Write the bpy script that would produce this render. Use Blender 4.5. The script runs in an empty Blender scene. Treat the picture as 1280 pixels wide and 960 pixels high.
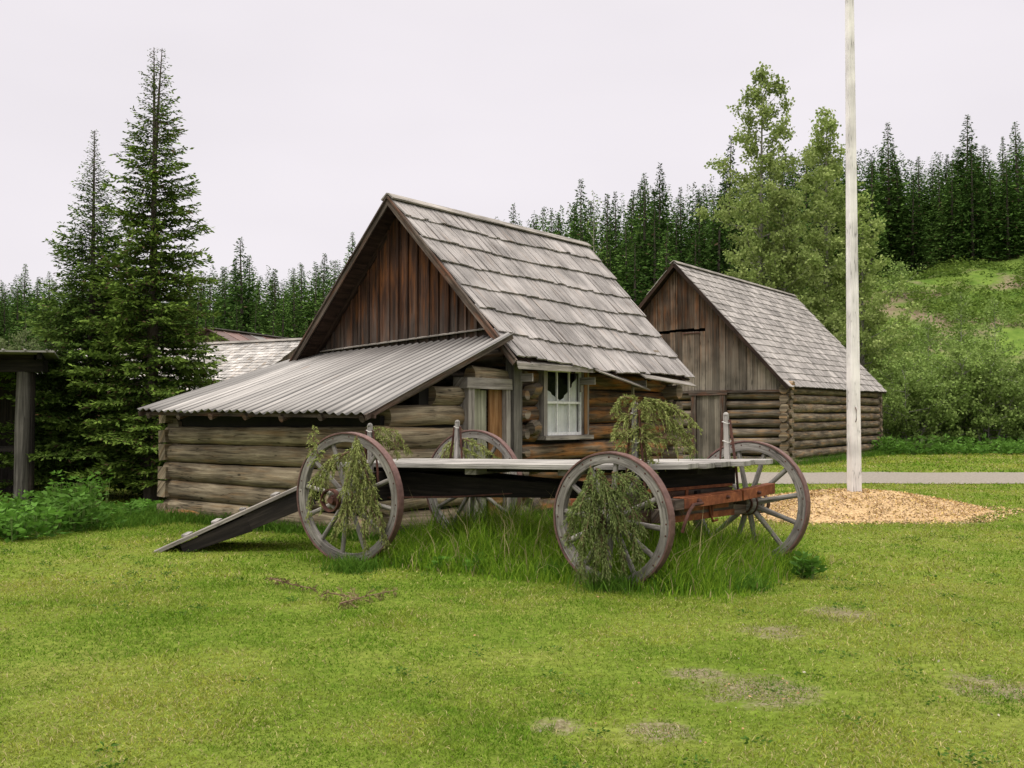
import bpy, math, random
import numpy as np
from mathutils import Vector, Matrix
from math import sin, cos, pi, sqrt, atan2, radians
random.seed(7); RNG = np.random.default_rng(7)
S = bpy.context.scene
C = S.collection
# ------------------------------------------------------------------ camera, sky, sun, exposure
CAMZ = 1.6; F = 1300.0; PITCH = math.atan(40/F)
cam = bpy.data.cameras.new('camera'); camo = bpy.data.objects.new('camera', cam); C.objects.link(camo)
camo.location = (0, 0, CAMZ); camo.rotation_euler = (pi/2+PITCH, 0, 0)
cam.sensor_width = 36; cam.lens = 36*F/1280; cam.clip_end = 3000; cam.clip_start = .05
S.camera = camo
W = bpy.data.worlds.new('World'); S.world = W; W.use_nodes = True
def build_world():
    nt = W.node_tree; nt.nodes.clear(); N = nt.nodes.new; L = nt.links.new
    out = N('ShaderNodeOutputWorld'); bg = N('ShaderNodeBackground'); bg.inputs[1].default_value = 1
    sky = N('ShaderNodeTexSky'); sky.sky_type = 'NISHITA'; sky.sun_disc = False
    sky.sun_elevation = radians(58); sky.sun_rotation = radians(-140)
    sc = N('ShaderNodeVectorMath'); sc.operation = 'SCALE'; sc.inputs['Scale'].default_value = .1
    L(sky.outputs[0], sc.inputs[0])
    tc = N('ShaderNodeTexCoord'); sp = N('ShaderNodeSeparateXYZ'); L(tc.outputs['Generated'], sp.inputs[0])
    # brightness of an overcast sky climbs from the horizon to the zenith
    cr = N('ShaderNodeMapRange'); cr.inputs[1].default_value = .40; cr.inputs[2].default_value = 1.0
    cr.inputs[3].default_value = 1.0; cr.inputs[4].default_value = 4.2; cr.interpolation_type = 'SMOOTHSTEP'
    L(sp.outputs[2], cr.inputs[0])
    no = N('ShaderNodeTexNoise'); no.inputs['Scale'].default_value = 2.2; no.inputs['Detail'].default_value = 3
    mp = N('ShaderNodeMapping'); mp.inputs['Scale'].default_value = (1, 1, 3); L(tc.outputs['Generated'], mp.inputs[0]); L(mp.outputs[0], no.inputs[0])
    ra = N('ShaderNodeValToRGB'); ra.color_ramp.elements[0].position = .3; ra.color_ramp.elements[1].position = .7
    ra.color_ramp.elements[0].color = (.875, .825, .865, 1); ra.color_ramp.elements[1].color = (.955, .90, .94, 1)
    L(no.outputs[0], ra.inputs[0])
    s2 = N('ShaderNodeVectorMath'); s2.operation = 'SCALE'; 
    wt = N('ShaderNodeMixRGB'); wt.blend_type = 'MIX'; wt.inputs[2].default_value = (.93, .89, .84, 1); tr_ = N('ShaderNodeMapRange'); tr_.inputs[1].default_value = .36; tr_.inputs[2].default_value = .6
    L(sp.outputs[2], tr_.inputs[0]); L(tr_.outputs[0], wt.inputs[0]); L(ra.outputs[0], wt.inputs[1]); L(wt.outputs[0], s2.inputs[0]); L(cr.outputs[0], s2.inputs['Scale'])
    mx = N('ShaderNodeMixRGB'); mx.inputs[0].default_value = .06
    L(s2.outputs[0], mx.inputs[1]); L(sc.outputs[0], mx.inputs[2]); L(mx.outputs[0], bg.inputs[0]); L(bg.outputs[0], out.inputs[0])
build_world()
sun = bpy.data.lights.new('sun', 'SUN'); suno = bpy.data.objects.new('sun', sun); C.objects.link(suno)
sun.energy = 1.3; sun.angle = radians(14); sun.color = (1, .96, .9)
_el, _az = radians(58), radians(-140)      # light comes from behind the camera's left shoulder
_d = Vector((cos(_el)*sin(_az), cos(_el)*cos(_az), sin(_el)))
suno.rotation_euler = _d.to_track_quat('Z', 'Y').to_euler()
S.view_settings.view_transform = 'Standard'; S.view_settings.look = 'None'
S.view_settings.exposure = 0; S.view_settings.gamma = 1; S.view_settings.use_curve_mapping = False
S.render.engine = 'CYCLES'

# ------------------------------------------------------------------ helpers
def ray(px, py):
    v = Vector((px-640, 480-py, -F)); c, s = cos(pi/2+PITCH), sin(pi/2+PITCH)
    return Vector((v.x, v.y*c-v.z*s, v.y*s+v.z*c))
def at(px, py, Y):
    r = ray(px, py); t = Y/r.y; return Vector((r.x*t, Y, CAMZ+r.z*t))
def gnd(px, py, z=0.):
    r = ray(px, py); t = (z-CAMZ)/r.z; return Vector((r.x*t, r.y*t, z))
class Frame:                                # local frame of a building or vehicle, x along `a`
    def __init__(s, ox, oy, ang): s.o = Vector((ox, oy, 0)); s.a = Vector((cos(ang), sin(ang), 0)); s.b = Vector((-sin(ang), cos(ang), 0)); s.ang = ang
    def l(s, w): d = Vector(w)-s.o; return Vector((d.dot(s.a), d.dot(s.b), d.z))
    def w(s, x, y, z=0): return s.o+s.a*x+s.b*y+Vector((0, 0, z))
    def hit_y(s, px, py, y=0.):
        r = ray(px, py); o = Vector((0, 0, CAMZ)); t = ((s.o+s.b*y-o).dot(s.b))/r.dot(s.b); return s.l(o+r*t)
    def hit_x(s, px, py, x=0.):
        r = ray(px, py); o = Vector((0, 0, CAMZ)); t = ((s.o+s.a*x-o).dot(s.a))/r.dot(s.a); return s.l(o+r*t)
def meta(o, label=None, cat=None, group=None, kind=None):
    if label: o['label'] = label
    if cat: o['category'] = cat
    if group: o['group'] = group
    if kind: o['kind'] = kind
    return o
def empty(name, loc, rz=0, label=None, cat=None, group=None):
    o = bpy.data.objects.new(name, None); C.objects.link(o); o.location = loc; o.rotation_euler = (0, 0, rz); o.empty_display_size = .2
    return meta(o, label, cat, group)
def U(a, b): return random.uniform(a, b)

class MB:
    def __init__(s): s.V = []; s.F = []; s.UV = []; s.R = []
    def face(s, idx, uv, r): s.F.append(idx); s.UV.extend(uv); s.R.append(r)
    def hexa(s, c, rnd=None):
        """8 corners: index = i + 2j + 4k; grain runs along i"""
        c = [Vector(p) for p in c]; n = len(s.V); s.V.extend(c)
        r = random.random() if rnd is None else rnd; o = U(0, 50); o2 = U(0, 50)
        lx = (c[1]-c[0]).length; ly = (c[2]-c[0]).length; lz = (c[4]-c[0]).length
        def uv(q): i, j, k = q & 1, (q >> 1) & 1, (q >> 2) & 1; return (i*lx+o, j*ly+k*lz+o2)
        for f in ((0, 2, 3, 1), (4, 5, 7, 6), (0, 1, 5, 4), (2, 6, 7, 3), (0, 4, 6, 2), (1, 3, 7, 5)):
            s.face([n+q for q in f], [uv(q) for q in f], r)
    def beam(s, p0, p1, w, h, up=(0, 0, 1), rnd=None, jit=0., w1=None, h1=None):
        p0, p1 = Vector(p0), Vector(p1); d = (p1-p0).normalized(); up = Vector(up)
        sd = up.cross(d); sd = sd.normalized() if sd.length > 1e-6 else Vector((0, 1, 0)); u = d.cross(sd).normalized()
        w1 = w if w1 is None else w1; h1 = h if h1 is None else h1; c = []
        for k in (-1, 1):
            for j in (-1, 1):
                for (p, ww, hh) in ((p0, w, h), (p1, w1, h1)):
                    c.append(p+sd*(j*ww/2)+u*(k*hh/2)+Vector((U(-jit, jit), U(-jit, jit), U(-jit, jit))))
        s.hexa(c, rnd)
    def box(s, x0, x1, y0, y1, z0, z1, rnd=None, jit=0.):
        """axis aligned, grain along the longest side"""
        L = (x1-x0, y1-y0, z1-z0); m = L.index(max(L)); cx, cy, cz = (x0+x1)/2, (y0+y1)/2, (z0+z1)/2
        if m == 0: s.beam((x0, cy, cz), (x1, cy, cz), L[1], L[2], (0, 0, 1), rnd, jit)
        elif m == 1: s.beam((cx, y0, cz), (cx, y1, cz), L[0], L[2], (0, 0, 1), rnd, jit)
        else: s.beam((cx, cy, z0), (cx, cy, z1), L[1], L[0], (1, 0, 0), rnd, jit)
    def tube(s, pts, rad, seg=8, rnd=None, wob=0., capin=0., sq=(1, 1), up=(0, 0, 1)):
        pts = [Vector(p) for p in pts]; n0 = len(s.V); r = random.random() if rnd is None else rnd
        if not hasattr(rad, '__len__'): rad = [rad]*len(pts)
        o = U(0, 50); o2 = U(0, 50); cum = 0; us = []; up = Vector(up)
        ph = [U(0, 6.28) for _ in range(3)]
        for i, p in enumerate(pts):
            d = (pts[min(i+1, len(pts)-1)]-pts[max(i-1, 0)]).normalized()
            a = up.cross(d); a = a.normalized() if a.length > 1e-3 else Vector((1, 0, 0)); b = d.cross(a)
            if i: cum += (p-pts[i-1]).length
            us.append(cum)
            for k in range(seg):
                t = 2*pi*k/seg; q = rad[i]*(1+wob*(sin(2*t+ph[0]+cum*.8)+.6*sin(3*t+ph[1]-cum*1.7))+U(-wob, wob)*.5)
                s.V.append(p+a*(cos(t)*q*sq[0])+b*(sin(t)*q*sq[1]))
        R = max(rad)
        for i in range(len(pts)-1):
            for k in range(seg):
                k2 = (k+1) % seg; A = n0+i*seg
                v0, v1 = k/seg*6.28*R, (k+1)/seg*6.28*R
                s.face([A+k, A+k2, A+seg+k2, A+seg+k], [(us[i]+o, v0+o2), (us[i]+o, v1+o2), (us[i+1]+o, v1+o2), (us[i+1]+o, v0+o2)], r)
        for e, i in ((0, 0), (1, len(pts)-1)):
            ids = [n0+i*seg+k for k in range(seg)]
            uv = [(o+us[i]+cos(2*pi*k/seg)*rad[i]*.15, o2+sin(2*pi*k/seg)*rad[i]) for k in range(seg)]
            if not e: ids = ids[::-1]; uv = uv[::-1]
            s.face(ids, uv, min(1, r+.15))
    def log(s, p0, p1, r0, r1=None, seg=12, rnd=None, wob=.045, bow=.012, sq=(1, 1)):
        p0, p1 = Vector(p0), Vector(p1); r1 = r0 if r1 is None else r1; L = (p1-p0).length; n = max(3, int(L/.35)+1)
        pts = []; rr = []; ph = U(0, 6)
        for i in range(n):
            t = i/(n-1); pts.append(p0.lerp(p1, t)+Vector((0, 0, sin(t*5+ph)*bow))); rr.append(r0+(r1-r0)*t+U(-.012, .012)*r0*3)
        s.tube(pts, rr, seg, rnd, wob, sq=sq)
    def ring(s, c, ax, r0, r1, w, seg=64, rnd=None, jit=0., segs_rnd=None):
        """rectangular ring about axis ax, radii r0<r1, width w"""
        c = Vector(c); ax = Vector(ax).normalized(); a = ax.cross(Vector((.13, .21, .97))).normalized(); b = ax.cross(a); n0 = len(s.V)
        for k in range(seg):
            t = 2*pi*k/seg; d = a*cos(t)+b*sin(t)
            for (rr, ww) in ((r0, -w/2), (r1, -w/2), (r1, w/2), (r0, w/2)): s.V.append(c+d*(rr+U(-jit, jit))+ax*(ww+U(-jit, jit)))
        o = U(0, 40); r = random.random() if rnd is None else rnd
        for k in range(seg):
            A = n0+4*k; B = n0+4*((k+1) % seg); u0 = k/seg*6.28*r1+o; u1 = (k+1)/seg*6.28*r1+o
            if segs_rnd: r = segs_rnd[k*len(segs_rnd)//seg]
            for q in range(4):
                q2 = (q+1) % 4; s.face([A+q, B+q, B+q2, A+q2], [(u0, q*.1), (u1, q*.1), (u1, q*.1+.1), (u0, q*.1+.1)], r)
    def lathe(s, c, ax, prof, seg=20, rnd=None):
        c = Vector(c); ax = Vector(ax).normalized(); a = ax.cross(Vector((.13, .21, .97))).normalized(); b = ax.cross(a); n0 = len(s.V)
        r = random.random() if rnd is None else rnd; o = U(0, 30)
        for (d, rr) in prof:
            for k in range(seg): t = 2*pi*k/seg; s.V.append(c+ax*d+(a*cos(t)+b*sin(t))*rr)
        for i in range(len(prof)-1):
            for k in range(seg):
                k2 = (k+1) % seg; A = n0+i*seg
                s.face([A+k, A+seg+k, A+seg+k2, A+k2], [(prof[i][0]+o, k/seg*.7), (prof[i+1][0]+o, k/seg*.7), (prof[i+1][0]+o, (k+1)/seg*.7), (prof[i][0]+o, (k+1)/seg*.7)], r)
        for i, fl in ((0, 0), (len(prof)-1, 1)):
            ids = [n0+i*seg+k for k in range(seg)]
            s.face(ids if not fl else ids[::-1], [(o+.02*cos(k), .3*sin(2*pi*k/seg)) for k in range(seg)], r)
    def build(s, name, mat, parent=None, smooth=False, bevel=0., origin=None):
        me = bpy.data.meshes.new(name); V = s.V
        if origin is not None: V = [v-Vector(origin) for v in V]
        me.from_pydata([tuple(v) for v in V], [], s.F)
        uv = me.uv_layers.new(name='UVMap'); uv.data.foreach_set('uv', np.array(s.UV, dtype=np.float32).ravel())
        at_ = me.attributes.new('rnd', 'FLOAT', 'FACE'); at_.data.foreach_set('value', np.array(s.R, dtype=np.float32))
        me.materials.append(mat); o = bpy.data.objects.new(name, me); C.objects.link(o)
        if parent: o.parent = parent
        if origin is not None and not parent: o.location = origin
        import bmesh
        bm = bmesh.new(); bm.from_mesh(me); bmesh.ops.recalc_face_normals(bm, faces=bm.faces); bm.to_mesh(me); bm.free()
        if smooth: me.polygons.foreach_set('use_smooth', [True]*len(me.polygons))
        if smooth: me.set_sharp_from_angle(angle=radians(50))
        if bevel:
            m = o.modifiers.new('bevel', 'BEVEL'); m.width = bevel; m.segments = 2; m.limit_method = 'ANGLE'
        return o

def raw_mesh(name, V, Fc, mat, parent=None, col=None, loc=(0, 0, 0), smooth=False):
    """bulk mesh from numpy: V (n,3), Fc (m,k), col (n,3)"""
    me = bpy.data.meshes.new(name); V = np.ascontiguousarray(V, dtype=np.float32); Fc = np.ascontiguousarray(Fc, dtype=np.int32)
    m, k = Fc.shape
    me.vertices.add(len(V)); me.vertices.foreach_set('co', V.ravel())
    me.loops.add(m*k); me.loops.foreach_set('vertex_index', Fc.ravel())
    me.polygons.add(m); me.polygons.foreach_set('loop_start', np.arange(0, m*k, k, dtype=np.int32))
    me.polygons.foreach_set('loop_total', np.full(m, k, dtype=np.int32))
    me.update(calc_edges=True)
    if col is not None:
        a = me.color_attributes.new('Col', 'FLOAT_COLOR', 'POINT'); c4 = np.ones((len(V), 4), dtype=np.float32); c4[:, :3] = col
        a.data.foreach_set('color', c4.ravel())
    if smooth: me.polygons.foreach_set('use_smooth', [True]*m)
    me.materials.append(mat)
    o = bpy.data.objects.new(name, me); C.objects.link(o); o.location = loc
    if parent: o.parent = parent
    return o
def nrm(a): return a/np.maximum(np.linalg.norm(a, axis=1, keepdims=True), 1e-9)
def kites(P, D, Sd, L, Wd, mid=.45, bend=None):
    """one 4-corner blade for each row: base P, direction D (unit), side Sd (unit), length L, width Wd"""
    P = np.asarray(P); n = len(P); L = np.asarray(L).reshape(-1, 1); Wd = np.asarray(Wd).reshape(-1, 1)
    M = P+D*L*mid; T = P+D*L
    if bend is not None: T = T+bend
    V = np.stack([P, M+Sd*Wd*.5, T, M-Sd*Wd*.5], 1).reshape(-1, 3)
    Fc = np.arange(4*n).reshape(n, 4); return V, Fc
def rand_unit(n, rng=RNG): return nrm(rng.normal(size=(n, 3)))
def perp(D, rng=RNG): return nrm(np.cross(D, rand_unit(len(D), rng)))
def tubes_np(mb, polylines, radii, seg=5):
    for p, r in zip(polylines, radii): mb.tube(p, r, seg)
class VN:                                   # value noise on the plane
    def __init__(s, seed, n=256): s.g = np.random.default_rng(seed).random((n, n)); s.n = n
    def __call__(s, x, y, sc=1.):
        x = np.asarray(x)*sc+1000; y = np.asarray(y)*sc+1000; i = np.floor(x).astype(int); j = np.floor(y).astype(int); fx = x-i; fy = y-j
        fx = fx*fx*(3-2*fx); fy = fy*fy*(3-2*fy); n = s.n; g = s.g
        return (g[i % n, j % n]*(1-fx)+g[(i+1) % n, j % n]*fx)*(1-fy)+(g[i % n, (j+1) % n]*(1-fx)+g[(i+1) % n, (j+1) % n]*fx)*fy
    def fbm(s, x, y, sc=1., o=4):
        r = 0; a = .5; t = 0
        for k in range(o): r = r+a*s(x, y, sc*2**k); t += a; a *= .55
        return r/t
NZ = VN(3); NZ2 = VN(11)

# ------------------------------------------------------------------ materials
def newmat(name):
    m = bpy.data.materials.new(name); m.use_nodes = True; nt = m.node_tree; nt.nodes.clear()
    return m, nt, nt.nodes.new, nt.links.new
def ramp(N, stops):
    r = N('ShaderNodeValToRGB'); e = r.color_ramp.elements
    while len(e) < len(stops): e.new(.5)
    for q, (p, c) in zip(e, stops): q.position = p; q.color = (*c, 1) if len(c) == 3 else c
    return r
def g(v): return (v, v, v)
def wood(name, cols, gx=1.3, gy=26, var=.35, rough=.85, bump=.5, crack=.5, tint=None, tscale=1.2, tpos=(.45, .65), bottom=None, knots=False, spec=.2):
    m, nt, N, L = newmat(name); out = N('ShaderNodeOutputMaterial'); b = N('ShaderNodeBsdfPrincipled')
    uv = N('ShaderNodeUVMap'); uv.uv_map = 'UVMap'
    mp = N('ShaderNodeMapping'); mp.inputs['Scale'].default_value = (gx, gy, 1); L(uv.outputs[0], mp.inputs[0])
    n1 = N('ShaderNodeTexNoise'); n1.inputs['Scale'].default_value = 1; n1.inputs['Detail'].default_value = 7; n1.inputs['Roughness'].default_value = .68; n1.inputs['Distortion'].default_value = .35
    L(mp.outputs[0], n1.inputs[0])
    r1 = ramp(N, [(.3, cols[0]), (.48, cols[1]), (.68, cols[2])]); L(n1.outputs[0], r1.inputs[0])
    cur = r1.outputs[0]
    tc = N('ShaderNodeTexCoord')
    if tint:
        n2 = N('ShaderNodeTexNoise'); n2.inputs['Scale'].default_value = tscale; n2.inputs['Detail'].default_value = 4
        m2 = N('ShaderNodeMapping'); m2.inputs['Scale'].default_value = (1.2, 7, 1); L(uv.outputs[0], m2.inputs[0]); L(m2.outputs[0], n2.inputs[0])
        r2 = ramp(N, [(tpos[0], g(0)), (tpos[1], g(1))]); L(n2.outputs[0], r2.inputs[0])
        mx = N('ShaderNodeMixRGB'); L(r2.outputs[0], mx.inputs[0]); L(cur, mx.inputs[1])
        mt = N('ShaderNodeMixRGB'); mt.blend_type = 'MULTIPLY'; mt.inputs[0].default_value = 1; mt.inputs[2].default_value = (*tint, 1)
        r3 = ramp(N, [(.25, g(.45)), (.7, g(1.25))]); L(n1.outputs[0], r3.inputs[0]); L(r3.outputs[0], mt.inputs[1])
        L(mt.outputs[0], mx.inputs[2]); cur = mx.outputs[0]
    if bottom:   # colour, z0, z1 : weather-bleached band low on a board wall, ragged
        sp = N('ShaderNodeSeparateXYZ'); L(tc.outputs['Object'], sp.inputs[0])
        n4 = N('ShaderNodeTexNoise'); n4.inputs['Scale'].default_value = 1; m4 = N('ShaderNodeMapping'); m4.inputs['Scale'].default_value = (.7, 12, 1)
        L(uv.outputs[0], m4.inputs[0]); L(m4.outputs[0], n4.inputs[0])
        ad = N('ShaderNodeMath'); ad.operation = 'MULTIPLY_ADD'; L(n4.outputs[0], ad.inputs[0]); ad.inputs[1].default_value = 1.9; L(sp.outputs[2], ad.inputs[2])
        mr = N('ShaderNodeMapRange'); L(ad.outputs[0], mr.inputs[0]); mr.inputs[1].default_value = bottom[1]+.95; mr.inputs[2].default_value = bottom[2]+.95; mr.inputs[3].default_value = 1; mr.inputs[4].default_value = 0
        mt = N('ShaderNodeMixRGB'); mt.blend_type = 'MULTIPLY'; mt.inputs[0].default_value = 1; mt.inputs[2].default_value = (*bottom[0], 1)
        r3 = ramp(N, [(.3, g(.5)), (.7, g(1.3))]); L(n1.outputs[0], r3.inputs[0]); L(r3.outputs[0], mt.inputs[1])
        mx = N('ShaderNodeMixRGB'); L(mr.outputs[0], mx.inputs[0]); L(cur, mx.inputs[1]); L(mt.outputs[0], mx.inputs[2]); cur = mx.outputs[0]
    at_ = N('ShaderNodeAttribute'); at_.attribute_name = 'rnd'
    mr = N('ShaderNodeMapRange'); L(at_.outputs['Fac'], mr.inputs[0]); mr.inputs[3].default_value = 1-var; mr.inputs[4].default_value = 1+var
    # big stains
    n5 = N('ShaderNodeTexNoise'); n5.inputs['Scale'].default_value = 1.7; n5.inputs['Detail'].default_value = 5; L(tc.outputs['Object'], n5.inputs[0])
    r5 = ramp(N, [(.35, g(.72)), (.6, g(1.08))]); L(n5.outputs[0], r5.inputs[0])
    mul = N('ShaderNodeMath'); mul.operation = 'MULTIPLY'; L(mr.outputs[0], mul.inputs[0]); L(r5.outputs[0], mul.inputs[1])
    sv = N('ShaderNodeVectorMath'); sv.operation = 'SCALE'; L(cur, sv.inputs[0]); L(mul.outputs[0], sv.inputs['Scale']); cur = sv.outputs[0]
    if knots:
        mk = N('ShaderNodeMapping'); mk.inputs['Scale'].default_value = (2.2, 4.5, 1); L(uv.outputs[0], mk.inputs[0]); vk = N('ShaderNodeTexVoronoi'); vk.inputs['Scale'].default_value = 1; L(mk.outputs[0], vk.inputs['Vector'])
        rk = ramp(N, [(.05, g(.22)), (.09, g(.6)), (.12, g(1))]); L(vk.outputs['Distance'], rk.inputs[0]); mk2 = N('ShaderNodeMixRGB'); mk2.blend_type = 'MULTIPLY'; mk2.inputs[0].default_value = 1; L(cur, mk2.inputs[1]); L(rk.outputs[0], mk2.inputs[2]); cur = mk2.outputs[0]
    # drying cracks
    mc = N('ShaderNodeMapping'); mc.inputs['Scale'].default_value = (gx*.55, gy*.8, 1); mc.inputs['Location'].default_value = (3.1, 7.7, 2); L(uv.outputs[0], mc.inputs[0])
    nc = N('ShaderNodeTexNoise'); nc.inputs['Scale'].default_value = 1; nc.inputs['Detail'].default_value = 2; nc.inputs['Distortion'].default_value = .2; L(mc.outputs[0], nc.inputs[0])
    rc = ramp(N, [(.485, g(1)), (.5, g(1-crack)), (.515, g(1))]); L(nc.outputs[0], rc.inputs[0])
    rc2 = ramp(N, [(.45, g(1)), (.6, g(0))]); L(n5.outputs[0], rc2.inputs[0])
    mcx = N('ShaderNodeMixRGB'); mcx.inputs[1].default_value = (1, 1, 1, 1); L(rc2.outputs[0], mcx.inputs[0]); L(rc.outputs[0], mcx.inputs[2])
    fin = N('ShaderNodeMixRGB'); fin.blend_type = 'MULTIPLY'; fin.inputs[0].default_value = 1; L(cur, fin.inputs[1]); L(mcx.outputs[0], fin.inputs[2])
    L(fin.outputs[0], b.inputs['Base Color']); b.inputs['Roughness'].default_value = rough; b.inputs['Specular IOR Level'].default_value = spec
    hm = N('ShaderNodeMath'); hm.operation = 'MULTIPLY'; L(n1.outputs[0], hm.inputs[0]); L(mcx.outputs[0], hm.inputs[1])
    bp = N('ShaderNodeBump'); bp.inputs['Strength'].default_value = bump; bp.inputs['Distance'].default_value = .02; L(hm.outputs[0], bp.inputs['Height']); L(bp.outputs[0], b.inputs['Normal'])
    L(b.outputs[0], out.inputs[0]); return m
def blotch(name, stops, scale=6, rough=.7, metal=0., bump=.3, detail=8, spec=.3, s2=None):
    m, nt, N, L = newmat(name); out = N('ShaderNodeOutputMaterial'); b = N('ShaderNodeBsdfPrincipled'); tc = N('ShaderNodeTexCoord')
    n = N('ShaderNodeTexNoise'); n.inputs['Scale'].default_value = scale; n.inputs['Detail'].default_value = detail; n.inputs['Roughness'].default_value = .65
    src = tc.outputs['Object']
    if s2: mp = N('ShaderNodeMapping'); mp.inputs['Scale'].default_value = s2; L(src, mp.inputs[0]); src = mp.outputs[0]
    L(src, n.inputs[0]); r = ramp(N, stops); L(n.outputs[0], r.inputs[0]); L(r.outputs[0], b.inputs['Base Color'])
    b.inputs['Roughness'].default_value = rough; b.inputs['Metallic'].default_value = metal; b.inputs['Specular IOR Level'].default_value = spec
    bp = N('ShaderNodeBump'); bp.inputs['Strength'].default_value = bump; bp.inputs['Distance'].default_value = .01; L(n.outputs[0], bp.inputs['Height']); L(bp.outputs[0], b.inputs['Normal'])
    L(b.outputs[0], out.inputs[0]); return m
def leafmat(name, rough=.7, trans=.25, gain=1., spec=.06):
    m, nt, N, L = newmat(name); out = N('ShaderNodeOutputMaterial'); b = N('ShaderNodeBsdfPrincipled')
    a = N('ShaderNodeAttribute'); a.attribute_name = 'Col'
    sv = N('ShaderNodeVectorMath'); sv.operation = 'SCALE'; sv.inputs['Scale'].default_value = gain; L(a.outputs['Color'], sv.inputs[0])
    oi = N('ShaderNodeObjectInfo'); mr = N('ShaderNodeMapRange'); L(oi.outputs['Random'], mr.inputs[0]); mr.inputs[3].default_value = .75; mr.inputs[4].default_value = 1.25
    s3 = N('ShaderNodeVectorMath'); s3.operation = 'SCALE'; L(sv.outputs[0], s3.inputs[0]); L(mr.outputs[0], s3.inputs['Scale'])
    L(s3.outputs[0], b.inputs['Base Color']); b.inputs['Roughness'].default_value = rough; b.inputs['Specular IOR Level'].default_value = spec
    if trans:
        t = N('ShaderNodeBsdfTranslucent'); L(s3.outputs[0], t.inputs[0]); mx = N('ShaderNodeMixShader'); mx.inputs[0].default_value = trans
        L(b.outputs[0], mx.inputs[1]); L(t.outputs[0], mx.inputs[2]); L(mx.outputs[0], out.inputs[0])
    else: L(b.outputs[0], out.inputs[0])
    return m
M = {}
M['log'] = wood('weathered_log', [(.038, .030, .020), (.20, .16, .105), (.40, .335, .225)], 1.1, 16, .28, tint=(.27, .18, .095), tpos=(.52, .72), crack=.8, bump=.8, knots=True)
M['log_amber'] = wood('amber_log', [(.025, .018, .012), (.105, .075, .05), (.215, .165, .115)], 1.1, 15, .3, tint=(.33, .15, .052), tpos=(.45, .63), crack=.85, bump=.8, knots=True)
M['log_dark'] = wood('dark_log', [(.04, .032, .024), (.13, .105, .08), (.24, .205, .16)], 1.1, 14, .3, tint=(.26, .155, .075), tpos=(.5, .7), crack=.8, bump=.8, knots=True)
M['log_barn'] = wood('barn_log', [(.03, .023, .017), (.13, .10, .07), (.30, .245, .17)], 1.1, 12, .3, tint=(.30, .18, .085), tpos=(.52, .7), crack=.8, bump=.8, knots=True)
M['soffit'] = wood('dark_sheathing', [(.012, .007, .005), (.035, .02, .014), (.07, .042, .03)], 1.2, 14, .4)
M['shake'] = wood('grey_shake', [(.15, .135, .13), (.28, .257, .245), (.37, .343, .33)], .8, 34, .15, crack=.75, bump=.6, tint=(.30, .25, .22), tpos=(.55, .75))
M['shingle'] = wood('grey_shingle', [(.15, .135, .125), (.29, .265, .25), (.42, .39, .37)], 2.5, 40, .3, crack=.4, bump=.5)
M['shingle_pale'] = wood('pale_shingle', [(.2, .185, .17), (.36, .34, .32), (.5, .47, .45)], 2.5, 40, .3, crack=.4, bump=.5, tint=(.36, .27, .19), tpos=(.55, .75))
M['gable'] = wood('red_brown_board', [(.012, .007, .005), (.045, .021, .013), (.10, .048, .026)], .55, 16, .45, crack=.7, tint=(.14, .052, .017), tpos=(.48, .68), bottom=((.085, .075, .068), 2.35, 3.5))
M['gable2'] = wood('brown_board', [(.022, .014, .010), (.075, .048, .033), (.155, .112, .08)], .6, 18, .4, crack=.75, tint=(.12, .055, .026), tpos=(.45, .65), bottom=((.175, .15, .12), 2.6, 5.0))
M['board'] = wood('grey_board', [(.10, .09, .08), (.24, .215, .19), (.38, .35, .32)], 1.2, 22, .2, crack=.7)
M['deckwood'] = wood('deck_plank', [(.13, .118, .108), (.26, .243, .225), (.39, .37, .345)], 1.1, 24, .14, crack=.6)
M['wheelwood'] = wood('wheel_wood', [(.085, .075, .066), (.20, .183, .165), (.34, .318, .29)], 2.5, 30, .16, crack=.75, bump=.4)
M['darkwood'] = wood('dark_timber', [(.006, .005, .0045), (.016, .013, .011), (.04, .032, .026)], 1.2, 18, .3)
M['beamwood'] = wood('old_beam', [(.024, .018, .014), (.07, .053, .042), (.16, .13, .105)], 1.4, 20, .25, tint=(.13, .06, .035), tpos=(.5, .7))
M['orangewood'] = wood('orange_board', [(.07, .032, .013), (.19, .092, .036), (.29, .17, .08)], 1.1, 18, .15)
M['doorwood'] = wood('faded_green_board', [(.15, .145, .11), (.27, .265, .20), (.38, .37, .29)], .8, 22, .12)
M['greypost'] = wood('grey_post', [(.03, .028, .024), (.10, .092, .08), (.19, .175, .155)], .8, 20, .2, crack=.8)
M['rust'] = blotch('rusty_iron', [(.3, (.09, .028, .014)), (.5, (.20, .062, .025)), (.7, (.33, .12, .05))], 9, .75, .1)
M['rustdark'] = blotch('dark_rusty_iron', [(.3, (.035, .018, .014)), (.5, (.075, .032, .024)), (.72, (.15, .06, .04))], 12, .7, .2)
M['tyre'] = blotch('tyre_iron', [(.3, (.085, .048, .042)), (.5, (.135, .075, .066)), (.72, (.20, .115, .10))], 10, .65, .25)
M['paint'] = wood('white_paint_wood', [(.62, .58, .57), (.74, .70, .69), (.78, .74, .73)], 1.5, 18, .04, crack=.65, bump=.25)
M['whiteframe'] = blotch('white_sash_paint', [(.3, (.5, .5, .49)), (.6, (.72, .72, .71))], 14, .5)
M['curtain'] = blotch('white_cotton', [(.3, (.62, .64, .62)), (.6, (.76, .78, .76))], 5, .9, bump=.1)
M['string'] = blotch('white_string', [(.3, (.5, .47, .43)), (.6, (.72, .7, .66))], 30, .9)
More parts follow.
